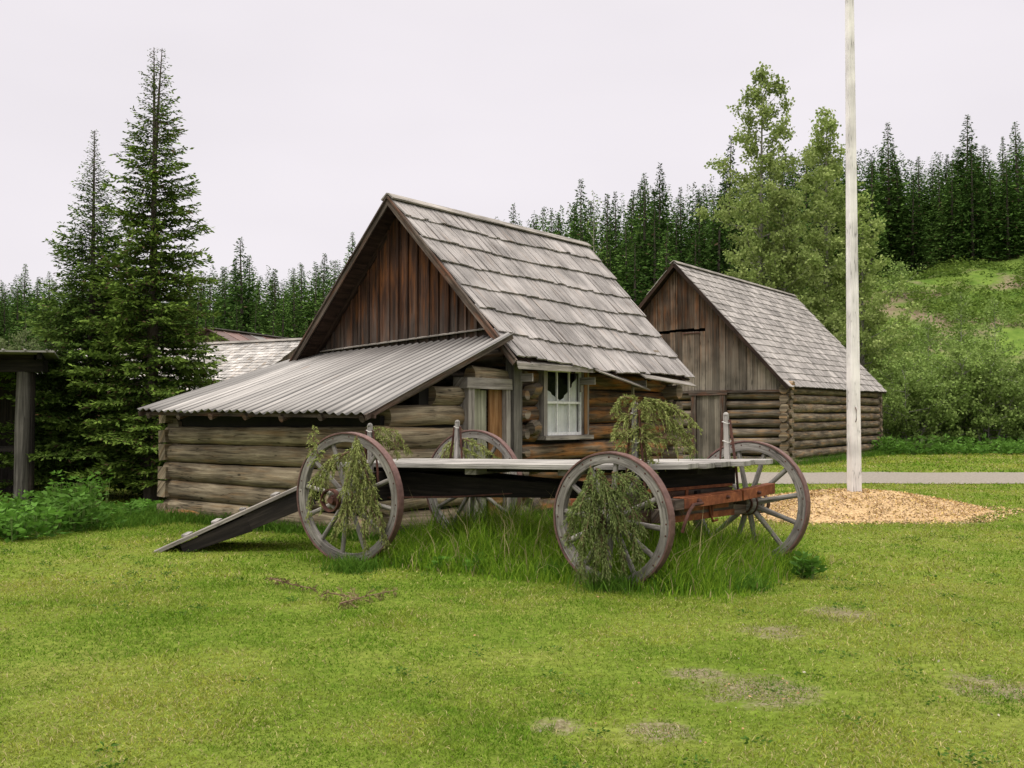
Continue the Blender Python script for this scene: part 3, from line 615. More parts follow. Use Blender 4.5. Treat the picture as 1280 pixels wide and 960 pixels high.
# ------------------------------------------------------------------ second cabin
def cabin_two():
    root = empty('log_barn', F2.o, F2.ang, 'tall log barn with board gable and shingle roof standing beyond the gravel path', 'barn')
    nr = F2.l(at(844, 329, 35.9)); fr = F2.hit_y(990, 370, 3.9); ne = F2.l(at(982, 484, 33.72)); fe = F2.hit_y(1107, 491, -.05); nr.y = 3.9; ne.y = -.10; fe.y = -.10; nr.x = ne.x = -.32
    nl_ = Vector((ne.x, 7.95, ne.z)); fl = Vector((fe.x, 7.95, fe.z)); fr.x = fe.x
    mb = MB(); shingled(mb, ne, fe, fr, nr, 18, .13, .26, .022, .032, .3, .006, .008, .05); shingled(mb, nl_, fl, fr, nr, 12, .3, .5, .016, .024, .3, .003, .004, .05)
    rf = mb.build('roof', M['shingle'], root)
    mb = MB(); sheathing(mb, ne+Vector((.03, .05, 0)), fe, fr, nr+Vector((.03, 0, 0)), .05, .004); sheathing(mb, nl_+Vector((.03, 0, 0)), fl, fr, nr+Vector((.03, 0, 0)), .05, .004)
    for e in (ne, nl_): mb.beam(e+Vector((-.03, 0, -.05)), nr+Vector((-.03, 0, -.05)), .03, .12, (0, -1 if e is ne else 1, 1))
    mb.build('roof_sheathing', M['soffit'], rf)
    mb = MB()
    for sg in (-1, 1): mb.beam(nr+Vector((-.04, sg*.08, .03)), fr+Vector((0, sg*.08, .03)), .17, .025, (0, sg*.7, .9))
    mb.build('ridge_board', M['board'], rf)
    zt = 2.62; L2 = fe.x-.4
    p0 = F2.hit_x(905, 520); p1 = F2.hit_x(868, 520); d0, d1 = p0.y, p1.y; dz = F2.hit_x(890, 494).z
    mb = MB()
    for i in range(9):
        z = .12+.31*i
        split_logs(mb, -.0, 7.8, z, .142, [(d0, d1)] if z < dz else [], 1, .15, seg=12, sq=(1, .95))
    wf = mb.build('front_wall', M['log_dark'], root, smooth=True)
    mb = MB()
    for i in range(9): mb.log((-.10-U(0, .08), .14, .0+.31*i), (L2+.05, .14,   .0+.31*i+.02), .150, .138, seg=12, sq=(.95, 1))
    for i in range(9): mb.log((.16, -.03-U(0, .08), .13+.31*i), (.16, .3, .13+.31*i), .15, seg=12); mb.log((L2-.2, -.03, .13+.31*i), (L2-.2, .3, .13+.31*i), .14, seg=10)
    mb.build('side_wall', M['log_barn'], root, smooth=True)
    mb = MB()
    for i in range(9): mb.log((0, 7.7, .12+.31*i), (L2, 7.7, .12+.31*i), .16, seg=8); mb.log((L2-.2, 0, .12+.31*i), (L2-.2, 7.8, .12+.31*i), .16, seg=8)
    mb.build('rear_wall', M['log_dark'], root, smooth=True)
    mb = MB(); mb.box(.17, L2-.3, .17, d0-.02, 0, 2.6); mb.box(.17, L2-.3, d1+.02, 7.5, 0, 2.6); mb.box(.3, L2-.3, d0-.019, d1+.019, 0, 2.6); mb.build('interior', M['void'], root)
    def rz(v): return nr.z-(nr.z-ne.z)*abs(v-3.9)/4.0-.13
    gap0 = F2.hit_x(880, 411).y; gap1 = F2.hit_x(826, 417).y; gz = F2.hit_x(850, 415).z
    mb = MB(); v = .02; zb = F2.hit_x(930, 487).z
    while v < 7.75:
        w = U(.16, .28); v1 = min(v+w, 7.75); vm = (v+v1)/2; d = U(0, .03); lo = zb-U(0, .04)
        tops = [(lo, None)]
        if gap0 < vm < gap1: tops = [(lo, gz+.0+U(-.03, .02)+(vm-gap0)*-.02), (gz+.06+U(-.02, .02)+(gap1-vm)*.02, None)]
        for (za, zb_) in tops:
            for (a, b_) in (((v, v1),) if not v < 3.9 < v1 else ((v, 3.9), (3.9, v1))):
                c = []
                for xx in (-.03-d, .0-d):
                    for vv in (a+.006, b_-.006): c.append((xx, vv, za)); c.append((xx, vv, zb_ if zb_ else max(za+.02, rz(vv))))
                mb.hexa(c)
        v = v1
    gw = mb.build('gable_wall', M['gable2'], root)
    mb = MB(); mb.box(-.09, -.06, gap0+.1, gap0+.75, gz+.12-.2, gz+.0-.05); mb.build('hinge_strap', M['rustdark'], gw)
    mb = MB(); mb.box(-.1, .1, .05, 7.7, zb-.10, zb-.02); mb.build('tie_beam', M['beamwood'], gw)
    mb = MB(); 
    for k in range(12):
        v0_ = .1+k*.63; mb.hexa([(L2-.1+(i >> 2)*.03, v0_+((i >> 1) & 1)*.62, [2.5, max(2.6, rz(v0_+((i >> 1) & 1)*.62))][i & 1]) for i in range(8)])
    mb.build('rear_gable', M['gable2'], root)
    mb = MB()
    mb.box(-.12, .05, d0-.08, d0+.1, .0, dz, jit=.01); mb.box(-.12, .05, d1-.1, d1+.08, .0, dz, jit=.01); mb.box(-.14, .05, d0-.15, d1+.15, dz, dz+.16, jit=.01)
    dr = mb.build('door', M['beamwood'], root)
    mb = MB(); v = d0+.1
    while v < d1-.12: mb.box(-.05, -.02, v, min(v+.22, d1-.105)-.006, .05, dz-.02); v += .22
    mb.build('door_leaf', M['gable2'], dr)
cabin_two()

# ------------------------------------------------------------------ buildings behind the spruces
def shingle_house():
    pr = at(382, 424, 30.8); pl = at(52, 446, 36.6); zr = 3.85
    ang = atan2(pl.y-pr.y, pl.x-pr.x); Fb = Frame(pr.x, pr.y, ang); Lh = (Vector((pl.x, pl.y))-Vector((pr.x, pr.y))).length   # local x runs left along the ridge, +y toward the camera
    root = empty('shingle_roof_house', Fb.o, ang, 'low log house with pale shingle roof half hidden behind the two spruces', 'house')
    sg = 1 if Fb.w(0, 1).y < Fb.o.y else -1
    A, B, Cc, D = (0, sg*3.2, 1.95), (Lh, sg*3.2, 1.95), (Lh, 0, zr), (0, 0, zr)
    mb = MB(); shingled(mb, A, B, Cc, D, 21, .12, .24, .014, .02, .3, .004, .006, .12)
    shingled(mb, (0, -sg*3.2, 1.95), (Lh, -sg*3.2, 1.95), Cc, D, 8, .4, .7, .014, .02, .3)
    rf = mb.build('roof', M['shingle_pale'], root)
    mb = MB(); mb.beam((0, sg*.07, zr+.03), (Lh, sg*.07, zr+.03), .16, .02, (0, sg*.5, 1)); mb.beam((0, -sg*.07, zr+.03), (Lh, -sg*.07, zr+.03), .16, .02, (0, -sg*.5, 1)); mb.build('ridge_board', M['board'], rf)
    mb = MB()
    for i in range(7):
        for y in (2.8, -2.8): mb.log((.2, y, .12+.29*i), (Lh+1.6 if y*sg > 0 else Lh-.2, y, .12+.29*i), .15, seg=10)
        for x in (.2, Lh-.2): mb.log((x, -2.9, .0+.29*i), (x, 2.9, .0+.29*i), .15, seg=10)
    mb.build('wall', M['log_amber'], root, smooth=True)
    for x in (.2, Lh-.2):
        mb = MB()
        for k in range(-10, 10): mb.hexa([(x-.02+(i >> 2)*.03, k*.28+((i >> 1) & 1)*.27, [2.0, max(2.02, zr-.1-.594*abs(k*.28+((i >> 1) & 1)*.27))][i & 1]) for i in range(8)])
        mb.build('gable_wall', M['gable2'], root)
    # lower wing on the left
    mb = MB(); shingled(mb, (Lh-.6, sg*4.9, 1.6), (Lh+2.2, sg*4.9, 1.6), (Lh+2.2, sg*2.8, 2.6), (Lh-.6, sg*2.8, 2.6), 8, .14, .26, .016, .02, .3); mb.build('wing_roof', M['shingle_pale'], root)
    mb = MB()
    for i in range(5): mb.log((Lh-.5, sg*4.6, .12+.3*i), (Lh+2, sg*4.6, .12+.3*i), .15, seg=10)
    mb.build('wing_wall', M['log_amber'], root, smooth=True)
shingle_house()
def rusty_house():
    p0 = at(258, 413, 38.0); p1 = at(378, 425.5, 44.5); zr = (p0.z+p1.z)/2; ang = atan2(p1.y-p0.y, p1.x-p0.x); Fb = Frame(p0.x, p0.y, ang); Lh = 9.5
    root = empty('rusty_roof_house', Fb.o, ang, 'house with rust-red sheet metal roof behind the pale shingle roof', 'house')
    sg = -1
    cols = []
    mb = MB(); pale = MB()
    for side in (-1, 1):
        x = 0.
        k = 0
        while x < Lh:
            x1 = min(x+.9, Lh); tgt = pale if (side == -1 and k == 3) else mb
            hh = .0 if k % 2 else .006
            tgt.hexa([(x+.003, side*3.4, zr-1.7+hh), (x+.003, 0, zr+hh), (x1-.003, side*3.4, zr-1.7+hh), (x1-.003, 0, zr+hh), (x+.003, side*3.4, zr-1.68+hh), (x+.003, 0, zr+.02+hh), (x1-.003, side*3.4, zr-1.68+hh), (x1-.003, 0, zr+.02+hh)])
            tgt.beam((x, side*3.4, zr-1.67), (x, 0, zr+.03), .05, .03); x = x1; k += 1
    rf = mb.build('roof', M['tinrust'], root); pale.build('roof_panel', M['tin'], rf)['label'] = 'pale grey roof sheet among rust-red ones'
    mb = MB(); mb.beam((0, 0, zr+.05), (Lh, 0, zr+.05), .3, .03); mb.build('ridge_cap', M['tin'], rf)
    mb = MB()
    for i in range(10):
        for y in (-3, 3): mb.log((.2, y, .12+.29*i), (Lh-.2, y, .12+.29*i), .15, seg=8)
        for x in (.2, Lh-.2): mb.log((x, -3, .12+.29*i), (x, 3, .12+.29*i), .15, seg=8)
    mb.build('wall', M['log_dark'], root, smooth=True)
    for x in (.2, Lh-.2):
        mb = MB()
        for k in range(-10, 10): mb.hexa([(x-.02+(i >> 2)*.03, k*.3+((i >> 1) & 1)*.29, [2.8, max(2.82, zr-.06-.5*abs(k*.3+((i >> 1) & 1)*.29))][i & 1]) for i in range(8)])
        mb.build('gable_wall', M['gable2'], root)
rusty_house()
def porch_shed():
    Y0 = 18.9; pb = gnd(24, 632); X = pb.x; Y0 = pb.y
    root = empty('porch_shed', (X, Y0, 0), 0, 'dark open-fronted timber shed with a grey post at the left edge', 'shed')
    o = Vector((X, Y0, 0)); zb = at(25, 465, Y0).z; zb2 = at(25, 450, Y0).z
    mb = MB(); mb.log((.02, 0, -.05), (.05, 0, zb), .135, .115, seg=14, wob=.03); pass
    mb.build('post', M['greypost'], root, smooth=True)
    mb = MB(); mb.log((-3.2, 0, -.05), (-3.2, 0, zb), .13, .12, seg=12); mb.build('post', M['greypost'], root, smooth=True)
    mb = MB(); e = at(57, 458, Y0)-o; mb.box(-6, e.x, -.1, .1, zb, zb2-.0, jit=.006); mb.log((-6, .0, zb2+.05), (.25, .0, zb2+.05), .07)
    mb.box(.12, .2, .02, .14, .0, zb)
    mb.build('beam', M['darkwood'], root)
    ef = at(71, 438, Y0-.5)-o
    mb = MB(); mb.hexa([(-6, -.7, ef.z+.02), (ef.x, -.6, ef.z-.04), (-6, 3.8, ef.z-.05), (ef.x-1.7, 3.8, ef.z-.12), (-6, -.7, ef.z+.05), (ef.x, -.6, ef.z-.01), (-6, 3.8, ef.z-.02), (ef.x-1.7, 3.8, ef.z-.09)])
    for k in range(14): mb.beam((ef.x-.1-k*.38, -.68, ef.z+.0+.004*k), (ef.x-1.8-k*.33, 3.8, ef.z-.06), .03, .03)
    mb.build('roof', M['tin'], root)
    mb = MB()
    for k in range(6): mb.beam((.55-k*.95, -.5, ef.z-.1), (-1.1-k*.85, 3.7, ef.z-.22), .08, .1)
    mb.build('rafter', M['darkwood'], root)
    mb = MB(); x = -6.
    while x < -1.4: mb.box(x, x+.2, 3.0, 3.03, 0, zb2-.02); x += .206
    y = .1
    while y < 2.7: x_ = .1-(y+.1)*.5; mb.beam((x_, y+.2, 0), (x_, y+.2, zb), .03, .2, (.45, .9, 0)); y += .22
    mb.box(-3.1, .0, .3, .36, .95, 1.05)
    mb.build('wall', M['darkwood'], root)
M['rustbeam'] = wood('red_brown_beam', [(.03, .012, .008), (.09, .035, .02), (.16, .07, .04)], 1.1, 14, .3)
porch_shed()

# ------------------------------------------------------------------ flagpole on its mound of chips
PM = gnd(1080, 635, .1); MC = Vector((5.65, 17.35, 0)); MRX, MRY = 2.12, 1.7
def moundz(x, y):
    dx = (x-MC.x)/MRX; dy = (y-MC.y)/MRY; sk = 1+.12*np.sin(3*np.arctan2(dy, dx)+1)+.08*np.sin(5*np.arctan2(dy, dx))
    r = np.sqrt(dx*dx+dy*dy)/sk
    return np.clip(.36*(1-r**1.7), -.1, 1)
def mound():
    rng = np.random.default_rng(5); nr_, na = 26, 72
    R = np.linspace(0, 1.06, nr_)[:, None]; T = np.linspace(0, 2*pi, na, endpoint=False)[None, :]
    sk = 1+.12*np.sin(3*T+1)+.08*np.sin(5*T); X = MC.x+MRX*R*np.cos(T)*sk; Y = MC.y+MRY*R*np.sin(T)*sk
    Z = moundz(X, Y)+hfun(X, Y)+.01+(NZ.fbm(X, Y, 3, 3)-.5)*.06
    Z = np.where(R >= 1.05, -.06, Z)
    V = np.stack([X, Y, Z], 2).reshape(-1, 3); i, j = np.meshgrid(np.arange(nr_-1), np.arange(na), indexing='ij'); a = (i*na+j).ravel(); b_ = (i*na+(j+1) % na).ravel()
    Fc = np.stack([a, a+na, b_+na, b_], 1)
    m = blotch('chip_heap', [(.3, (.24, .15, .065)), (.5, (.42, .28, .14)), (.7, (.56, .42, .24))], 26, .9, bump=.8)
    o = raw_mesh('wood_chip_mound', V, Fc, m, smooth=True); meta(o, 'low spread mound of fresh orange wood chips round the flagpole', 'mound', kind='stuff')
    n = 26000; rr = np.sqrt(rng.random(n))*1.3; tt = rng.random(n)*2*pi; sk = 1+.12*np.sin(3*tt+1)+.08*np.sin(5*tt)
    x = MC.x+MRX*rr*np.cos(tt)*sk; y = MC.y+MRY*rr*np.sin(tt)*sk; z = np.maximum(moundz(x, y), 0)+hfun(x, y)+.02
    keep = (rr < .95) | (rng.random(n) < np.clip(1.1-(rr-.95)*3, .05, .5)); x, y, z = x[keep], y[keep], z[keep]; n = len(x)
    D = rand_unit(n, rng); D[:, 2] *= .35; D = nrm(D); V, Fc = kites(np.stack([x, y, z], 1), D, perp(D, rng), rng.uniform(.02, .05, n), rng.uniform(.012, .03, n), .5)
    c = np.array([[.52, .37, .20]])*rng.uniform(.55, 1.3, (n, 1))*np.array([[1, 1, 1]]); c[:, 2] *= rng.uniform(.6, 1.3, n); c[rng.random(n) < .12] *= .45
    o = raw_mesh('wood_chips', V, Fc, M['chip'], col=np.repeat(np.clip(c, 0, .85), 4, 0)); meta(o, 'loose orange wood chips strewn over the mound', 'wood chips', kind='stuff')
mound()
def flagpole():
    b = gnd(1068, 616, .34); zb = .2; root = empty('flagpole', (b.x, b.y, zb), 0, 'tall square white-painted wooden flagpole with flaking paint', 'flagpole')
    mb = MB(); n = 9
    for k in range(1):
        h = 12.; w0_, w1_ = .185, .085; mb.beam((0, 0, -.2), (-.0, 0, h), w0_, w0_, (1, 0, 0), w1=w1_, h1=w1_)
    o = mb.build('pole', M['paint'], root, bevel=.02); o.rotation_euler = (0, 0, radians(12))
    mb = MB(); mb.tube([(.0, -.10, 1.3), (.0, -.13, 1.34), (0, -.13, 1.5), (0, -.1, 1.54)], .008, 6); mb.build('cleat', M['rustdark'], root)
flagpole()

# ------------------------------------------------------------------ freight wagon
def wheel(root, cx, cy, R, axis_ang, near, hubl=.36, spin=0., nsp=12, lean=0.):
    """axis_ang: world angle of the outward hub direction"""
    wl = MB(); n = nsp
    sr = [random.random() for _ in range(n//2)]
    wl.ring((0, 0, 0), (1, 0, 0), R-.105, R-.016, .078, 72, jit=.0015, segs_rnd=sr)
    w = wl.build('wheel', M['wheelwood'], None, bevel=.006)
    c = FW.l((cx, cy, R)); c.z = R-.02
    w.parent = root; w.location = c; w.rotation_euler = (spin, lean, axis_ang-FW.ang)
    w.rotation_euler = (Matrix.Rotation(axis_ang-FW.ang, 3, 'Z') @ Matrix.Rotation(lean, 3, 'Y') @ Matrix.Rotation(spin, 3, 'X')).to_euler()
    t = MB(); t.ring((0, 0, 0), (1, 0, 0), R-.0158, R+.004, .098, 72, jit=.001)
    t.build('tyre', M['tyre'], w, bevel=.004)
    t = MB()
    for k in range(n):
        for dd in (-.09, .09):
            a = 2*pi*(k+.5)/n+dd; p = Vector((0, cos(a)*(R-.045), sin(a)*(R-.045)))
            for sx in (-1, 1): t.lathe(p+Vector((sx*.038, 0, 0)), (sx, 0, 0), [(0, .010), (.004, .008)], 6)
    t.build('bolt_heads', M['rustdark'], w)  # heads of the felloe bolts, on both faces of the rim
    t = MB(); h = hubl
    t.lathe((-.14, 0, 0), (1, 0, 0), [(0, .085), (.01, .098), (.10, .122), (.14, .128), (.2, .122), (h-.05, .095+max(0, R-.66)*.3), (h, .088+max(0, R-.66)*.3)], 24)
    t.build('hub', M['wheelwood'], w, smooth=True)
    t = MB()
    for (x, r, ww) in ((-.13, .102, .03), (-.04, .124, .022), (.07, .121, .022), (h-.06, .100+max(0, R-.66)*.3, .06)): t.ring((x, 0, 0), (1, 0, 0), r-.01, r+.006, ww, 28)
    t.lathe((h-.15, 0, 0), (1, 0, 0), [(0, .07), (.06, .055), (.07, .04), (.10, .04)], 8)
    t.build('hub_band', M['rustdark'], w)
    for k in range(n):
        a = 2*pi*(k+.5)/n+U(-.012, .012); d = Vector((0, cos(a), sin(a))); t = MB()
        pts = [d*.10, d*.2+Vector((.006, 0, 0)), d*(R*.6)+Vector((.004, 0, 0)), d*(R-.10)]
        t.tube(pts, [.034, .031, .026, .027], 10, wob=.02, sq=(1, .82), up=(1, 0, 0)); t.build('spoke', M['wheelwood'], w, smooth=True)
    return w
def wagon():
    root = empty('freight_wagon', FW.o, FW.ang, 'old four-wheeled wooden freight wagon with flat plank deck, parked in tall grass', 'wagon')
    thr = radians(90-31); thf = radians(90-37)
    wr1 = (-1.80, 11.5); wr2 = (-.50, 13.4); wf1 = (.945, 9.85); wf2 = (2.56, 11.3)
    wheel(root, *wr1, .72, thr+pi, True, spin=.1, lean=.03); wheel(root, *wr2, .72, thr, False, spin=.3, lean=.03)
    wheel(root, *wf1, .64, thf+pi, True, spin=.17, lean=.03); wheel(root, *wf2, .675, thf, False, spin=.05, lean=.06)
    def B(name, mat, fn, parent=root, bevel=.006, **kw): mb = MB(); fn(mb); return mb.build(name, mat, parent, bevel=bevel, **kw)
    # deck of lengthwise planks
    ends = [3.78, 3.86, 3.92, 4.05, 4.0, 4.12]; y = -.72
    ws = [.27, .24, .26, .22, .25, .24]
    for w_, e in zip(ws, ends):
        mb = MB(); n = 9; x0 = -.62+U(-.05, .05)
        c = [(x0+(e-x0)*k/(n-1)) for k in range(n)]
        o0 = len(mb.V); rr = random.random(); oo = U(0, 50)
        for k, x in enumerate(c):
            z = 1.035+.09*(x+.6)/4.6-.012*sin(pi*(x+.6)/4.6); jj = U(-.006, .006)
            for (yy, zz) in ((y+.005, z-.026), (y+w_-.005, z-.026), (y+w_-.005, z+.026), (y+.005, z+.026)): mb.V.append(Vector((x, yy+jj, zz+jj*.6)))
        for k in range(n-1):
            for q in range(4):
                q2 = (q+1) % 4; mb.face([o0+4*k+q, o0+4*k+4+q, o0+4*k+4+q2, o0+4*k+q2], [(c[k]+oo, y+q*.1), (c[k+1]+oo, y+q*.1), (c[k+1]+oo, y+q*.1+.1), (c[k]+oo, y+q*.1+.1)], rr)
        mb.face([o0, o0+1, o0+2, o0+3], [(oo, 0), (oo, .1), (oo+.02, .1), (oo+.02, 0)], rr*.6); L_ = o0+4*(n-1); mb.face([L_, L_+1, L_+2, L_+3], [(oo, 0), (oo, .1), (oo+.02, .1), (oo+.02, 0)], rr*.5)
        mb.build('deck_plank', M['deckwood'], root, bevel=.006); y += w_
    # sills, reach and hounds
    for yy in (-.35, .5): B('sill', M['darkwood'], lambda m: m.beam((-.5, yy, .98), (3.75, yy, 1.065), .12, .05))
    B('cross_piece', M['board'], lambda m: m.box(1.15, 1.30, -.62, .7, .965, 1.03))
    B('cross_piece', M['board'], lambda m: m.box(2.3, 2.42, -.6, .7, .985, 1.055))
    B('reach_pole', M['darkwood'], lambda m: m.beam((-.75, .0, .70), (3.6, .0, .80), .12, .13, w1=.1, h1=.1))
    for sg in (-1, 1): B('rear_hound', M['darkwood'], lambda m: m.beam((-.45, sg*.52, .82), (2.9, sg*.1, .80), .11, .33, w1=.09, h1=.10))
    B('tie_rod', M['rustdark'], lambda m: m.tube([(-.1, -.6, .66), (.9, -.44, .70), (1.6, -.3, .76)], .012, 6), smooth=True)
    # rear axle and bolster
    cr = FW.l((-1.15, 12.45, 0)); 
    def bar(nm, mat, p, q, z0, z1, w_): return B(nm, mat, lambda m: m.beam((p[0], p[1], (z0+z1)/2), (q[0], q[1], (z0+z1)/2), w_, z1-z0))
    a_, b_ = FW.l((*wr1, 0)), FW.l((*wr2, 0)); d = (b_-a_).normalized()
    bar('axle', M['darkwood'], a_+d*.12, b_-d*.12, .63, .78, .13); bar('bolster', M['darkwood'], a_+d*.32, b_-d*.32, .78, .97, .14)
    ra, rb = a_+d*.36, b_-d*.36
    a_, b_ = FW.l((*wf1, 0)), FW.l((*wf2, 0)); d = (b_-a_).normalized()
    nrm_ = Vector((d.y, -d.x, 0))                       # forward
    bar('axle', M['beamwood'], a_+d*.12, b_-d*.12, .555, .70, .13)
    lo = bar('sand_bolster', M['beamwood'], a_+d*.3+nrm_*.02, b_-d*.42+nrm_*.02, .72, .86, .17)
    ub = bar('bolster', M['darkwood'], a_+d*.3, b_-d*.34, .885, 1.06, .16)
    fa, fb = a_+d*.33, b_-d*.36
    f0 = a_+d*.42+nrm_*.36; f1 = b_-d*.02+nrm_*.30          # rusted cross bar ahead of the front axle
    def iron(nm, mat, p, q, w_, h_, par=root): mb = MB(); mb.beam(p, q, w_, h_, jit=.003); return mb.build(nm, mat, par, bevel=.004)
    V3 = lambda v, z: Vector((v.x, v.y, z))
    hb = iron('cross_bar', M['beamwood'], V3(f0, .76), V3(f0.lerp(f1, .66), .79), .12, .10)
    iron('iron_plate', M['rust'], V3(f0.lerp(f1, .08)+nrm_*.064, .765), V3(f0.lerp(f1, .63)+nrm_*.064, .79), .012, .095, hb)
    iron('iron_plate', M['rust'], V3(f0.lerp(f1, .64)+nrm_*.03, .795), V3(f1, .835), .10, .105, hb)
    iron('iron_plate', M['rust'], V3(f0.lerp(f1, .06), .817), V3(f0.lerp(f1, .64), .845), .11, .01, hb)
    mb = MB()
    for t, r in ((.2, .028), (.48, .018), (.8, .02)): mb.lathe(V3(f0.lerp(f1, t)+nrm_*.07, .77+.05*t), nrm_, [(0, r), (.03, r*.8), (.035, r*.4)], 8)
    mb.build('bolt_heads', M['rustdark'], hb)  # bolt heads along the cross bar
    g0 = a_+d*.40+nrm_*.20; g1 = b_-d*.62+nrm_*.20
    lb = iron('lower_bar', M['beamwood'], V3(g0, .64), V3(g1, .66), .12, .13)
    iron('iron_strap', M['rust'], V3(g0+nrm_*.066, .60), V3(g1+nrm_*.066, .62), .014, .06, lb); iron('iron_strap', M['rust'], V3(g0.lerp(g1, .1)+nrm_*.066, .69), V3(g1+nrm_*.066-d*.1, .70), .014, .045, lb)
    mb = MB(); p = f0.lerp(f1, .14)+nrm_*.09
    mb.tube([V3(p+d*.14, .76), V3(p, .75), V3(p-d*.10+nrm_*.02, .68), V3(p-d*.16+nrm_*.02, .58), V3(p-d*.17, .50)], .018, 7); mb.build('hook', M['rustdark'], lb, smooth=True)
    mb = MB(); p = g0.lerp(g1, .62)+nrm_*.085
    mb.tube([V3(p, .72), V3(p+d*.02, .62), V3(p+d*.06, .55), V3(p+d*.13, .56)], .012, 6); mb.tube([V3(p+d*.05, .73), V3(p+d*.055, .6)], .010, 6); mb.build('clevis', M['rust'], lb, smooth=True)
    up_ = iron('iron_strap', M['rust'], V3(a_+d*.36+nrm_*.12, .875), V3(b_-d*.45+nrm_*.12, .885), .012, .03, lo)
    iron('iron_strap', M['rust'], V3(a_+d*.95+nrm_*.115, .80), V3(a_+d*.99+nrm_*.115, .80), .012, .15, lo)
    iron('front_hound', M['beamwood'], Vector((2.75, -.42, .70)), V3(f0.lerp(f1, .1), .70), .09, .10); iron('front_hound', M['beamwood'], Vector((2.75, .42, .72)), V3(f0.lerp(f1, .75), .74), .09, .10)
    sb = iron('sway_bar', M['rust'], Vector((2.55, -.72, .73)), Vector((2.75, .72, .73)), .07, .07)
    # stakes with their iron braces
    def stake(p, zt, lean, tilt=Vector((0, 0, 0)), strings=()):
        mb = MB(); top = V3(p, zt)+tilt
        mb.beam(V3(p, .86), top, .045, .06, (1, 0, 0), w1=.04, h1=.055)
        mb.lathe(top-Vector((0, 0, .015)), (0, 0, 1), [(0, .03), (.018, .029), (.03, .02), (.036, .008)], 12)
        s = mb.build('stake', M['deckwood'], root, bevel=.006)
        mb = MB()
        for sx, t_ in ((-1, .16), (1, .13)):
            mb.tube([V3(p, .80)+Vector((sx*t_*.85, 0, 0)), V3(p, 1.05)+Vector((sx*.09, 0, 0)), V3(p, zt-.06)+tilt+Vector((sx*.042, 0, 0))], .014, 6, sq=(1.6, .7))
        mb.build('iron_brace', M['rustdark'], s)
        mb = MB()
        for z in strings:
            pts = [V3(p, z)+tilt*((z-.9)/(zt-.9))+Vector((cos(a)*.045, sin(a)*.042, .01*sin(a*2))) for a in np.linspace(0, 2*pi, 13)]; mb.tube(pts, .0035, 5)
        if strings: mb.build('string', M['string'], s, smooth=True)
    stake(ra, 1.50, 0, Vector((.0, -.02, 0)), (1.43,)); stake(rb, 1.53, 0, Vector((.02, 0, 0)), (1.46,))
    stake(fa, 1.72, 0, Vector((.0, 0, 0)), (1.62, 1.35)); stake(fb, 1.62, 0, Vector((-.03, .03, 0)), (1.53, 1.33))
    return root
wagon()
def ramp_():
    lo = gnd(187, 691); hi = at(392, 598, 12.35)
    d = hi-lo; a = atan2(d.y, d.x); L = d.length; pit = math.asin(d.z/L)
    root = empty('loading_ramp', lo, a, 'weathered plank ramp with cleats leaning from the lawn onto the wagon deck', 'ramp')
    c, s = cos(pit), sin(pit)
    def P(x, y, h): return Vector((x*c-h*s, y, x*s+h*c))
    mb = MB()
    for k in range(4): mb.beam(P(-.03-.03*(k % 2), .1+k*.235, -.025), P(L+.02, .1+k*.235, -.025), .225, .045, jit=.006)
    mb.build('ramp_plank', M['board'], root, bevel=.005)
    for x in (.22, .62, 1.0, 1.42, 1.85):
        if x < L: mb = MB(); mb.beam(P(x, .82, .012), P(x+U(-.03, .03), 1.07, .016), .07, .03); mb.build('cleat', M['deckwood'], root, bevel=.004)
    mb = MB(); mb.beam(P(.35, .03, -.12), P(1.18, .03, -.17), .05, .13, h1=.2); mb.build('side_board', M['darkwood'], root, bevel=.004)
    mb = MB(); mb.beam(P(1.15, .035, -.15), P(L-.1, .035, -.17), .05, .20, h1=.24); mb.build('side_board', M['darkwood'], root, bevel=.004)
    mb = MB(); mb.beam(P(.35, .92, -.12), P(L-.1, .92, -.17), .05, .16, h1=.24); mb.build('side_board', M['darkwood'], root, bevel=.004)
ramp_()
def old_log():
    a = gnd(212, 646); b = gnd(272, 650); o = (a+b)/2; mb = MB(); mb.log(a-o+Vector((0, -.1, .06)), b-o+Vector((0, -.1, .07)), .08, .07, wob=.08)
    r = mb.build('fallen_log', M['log_amber'], None, smooth=True); r.location = o; meta(r, 'short brown rotting log lying at the foot of the lean-to wall', 'log')
old_log()

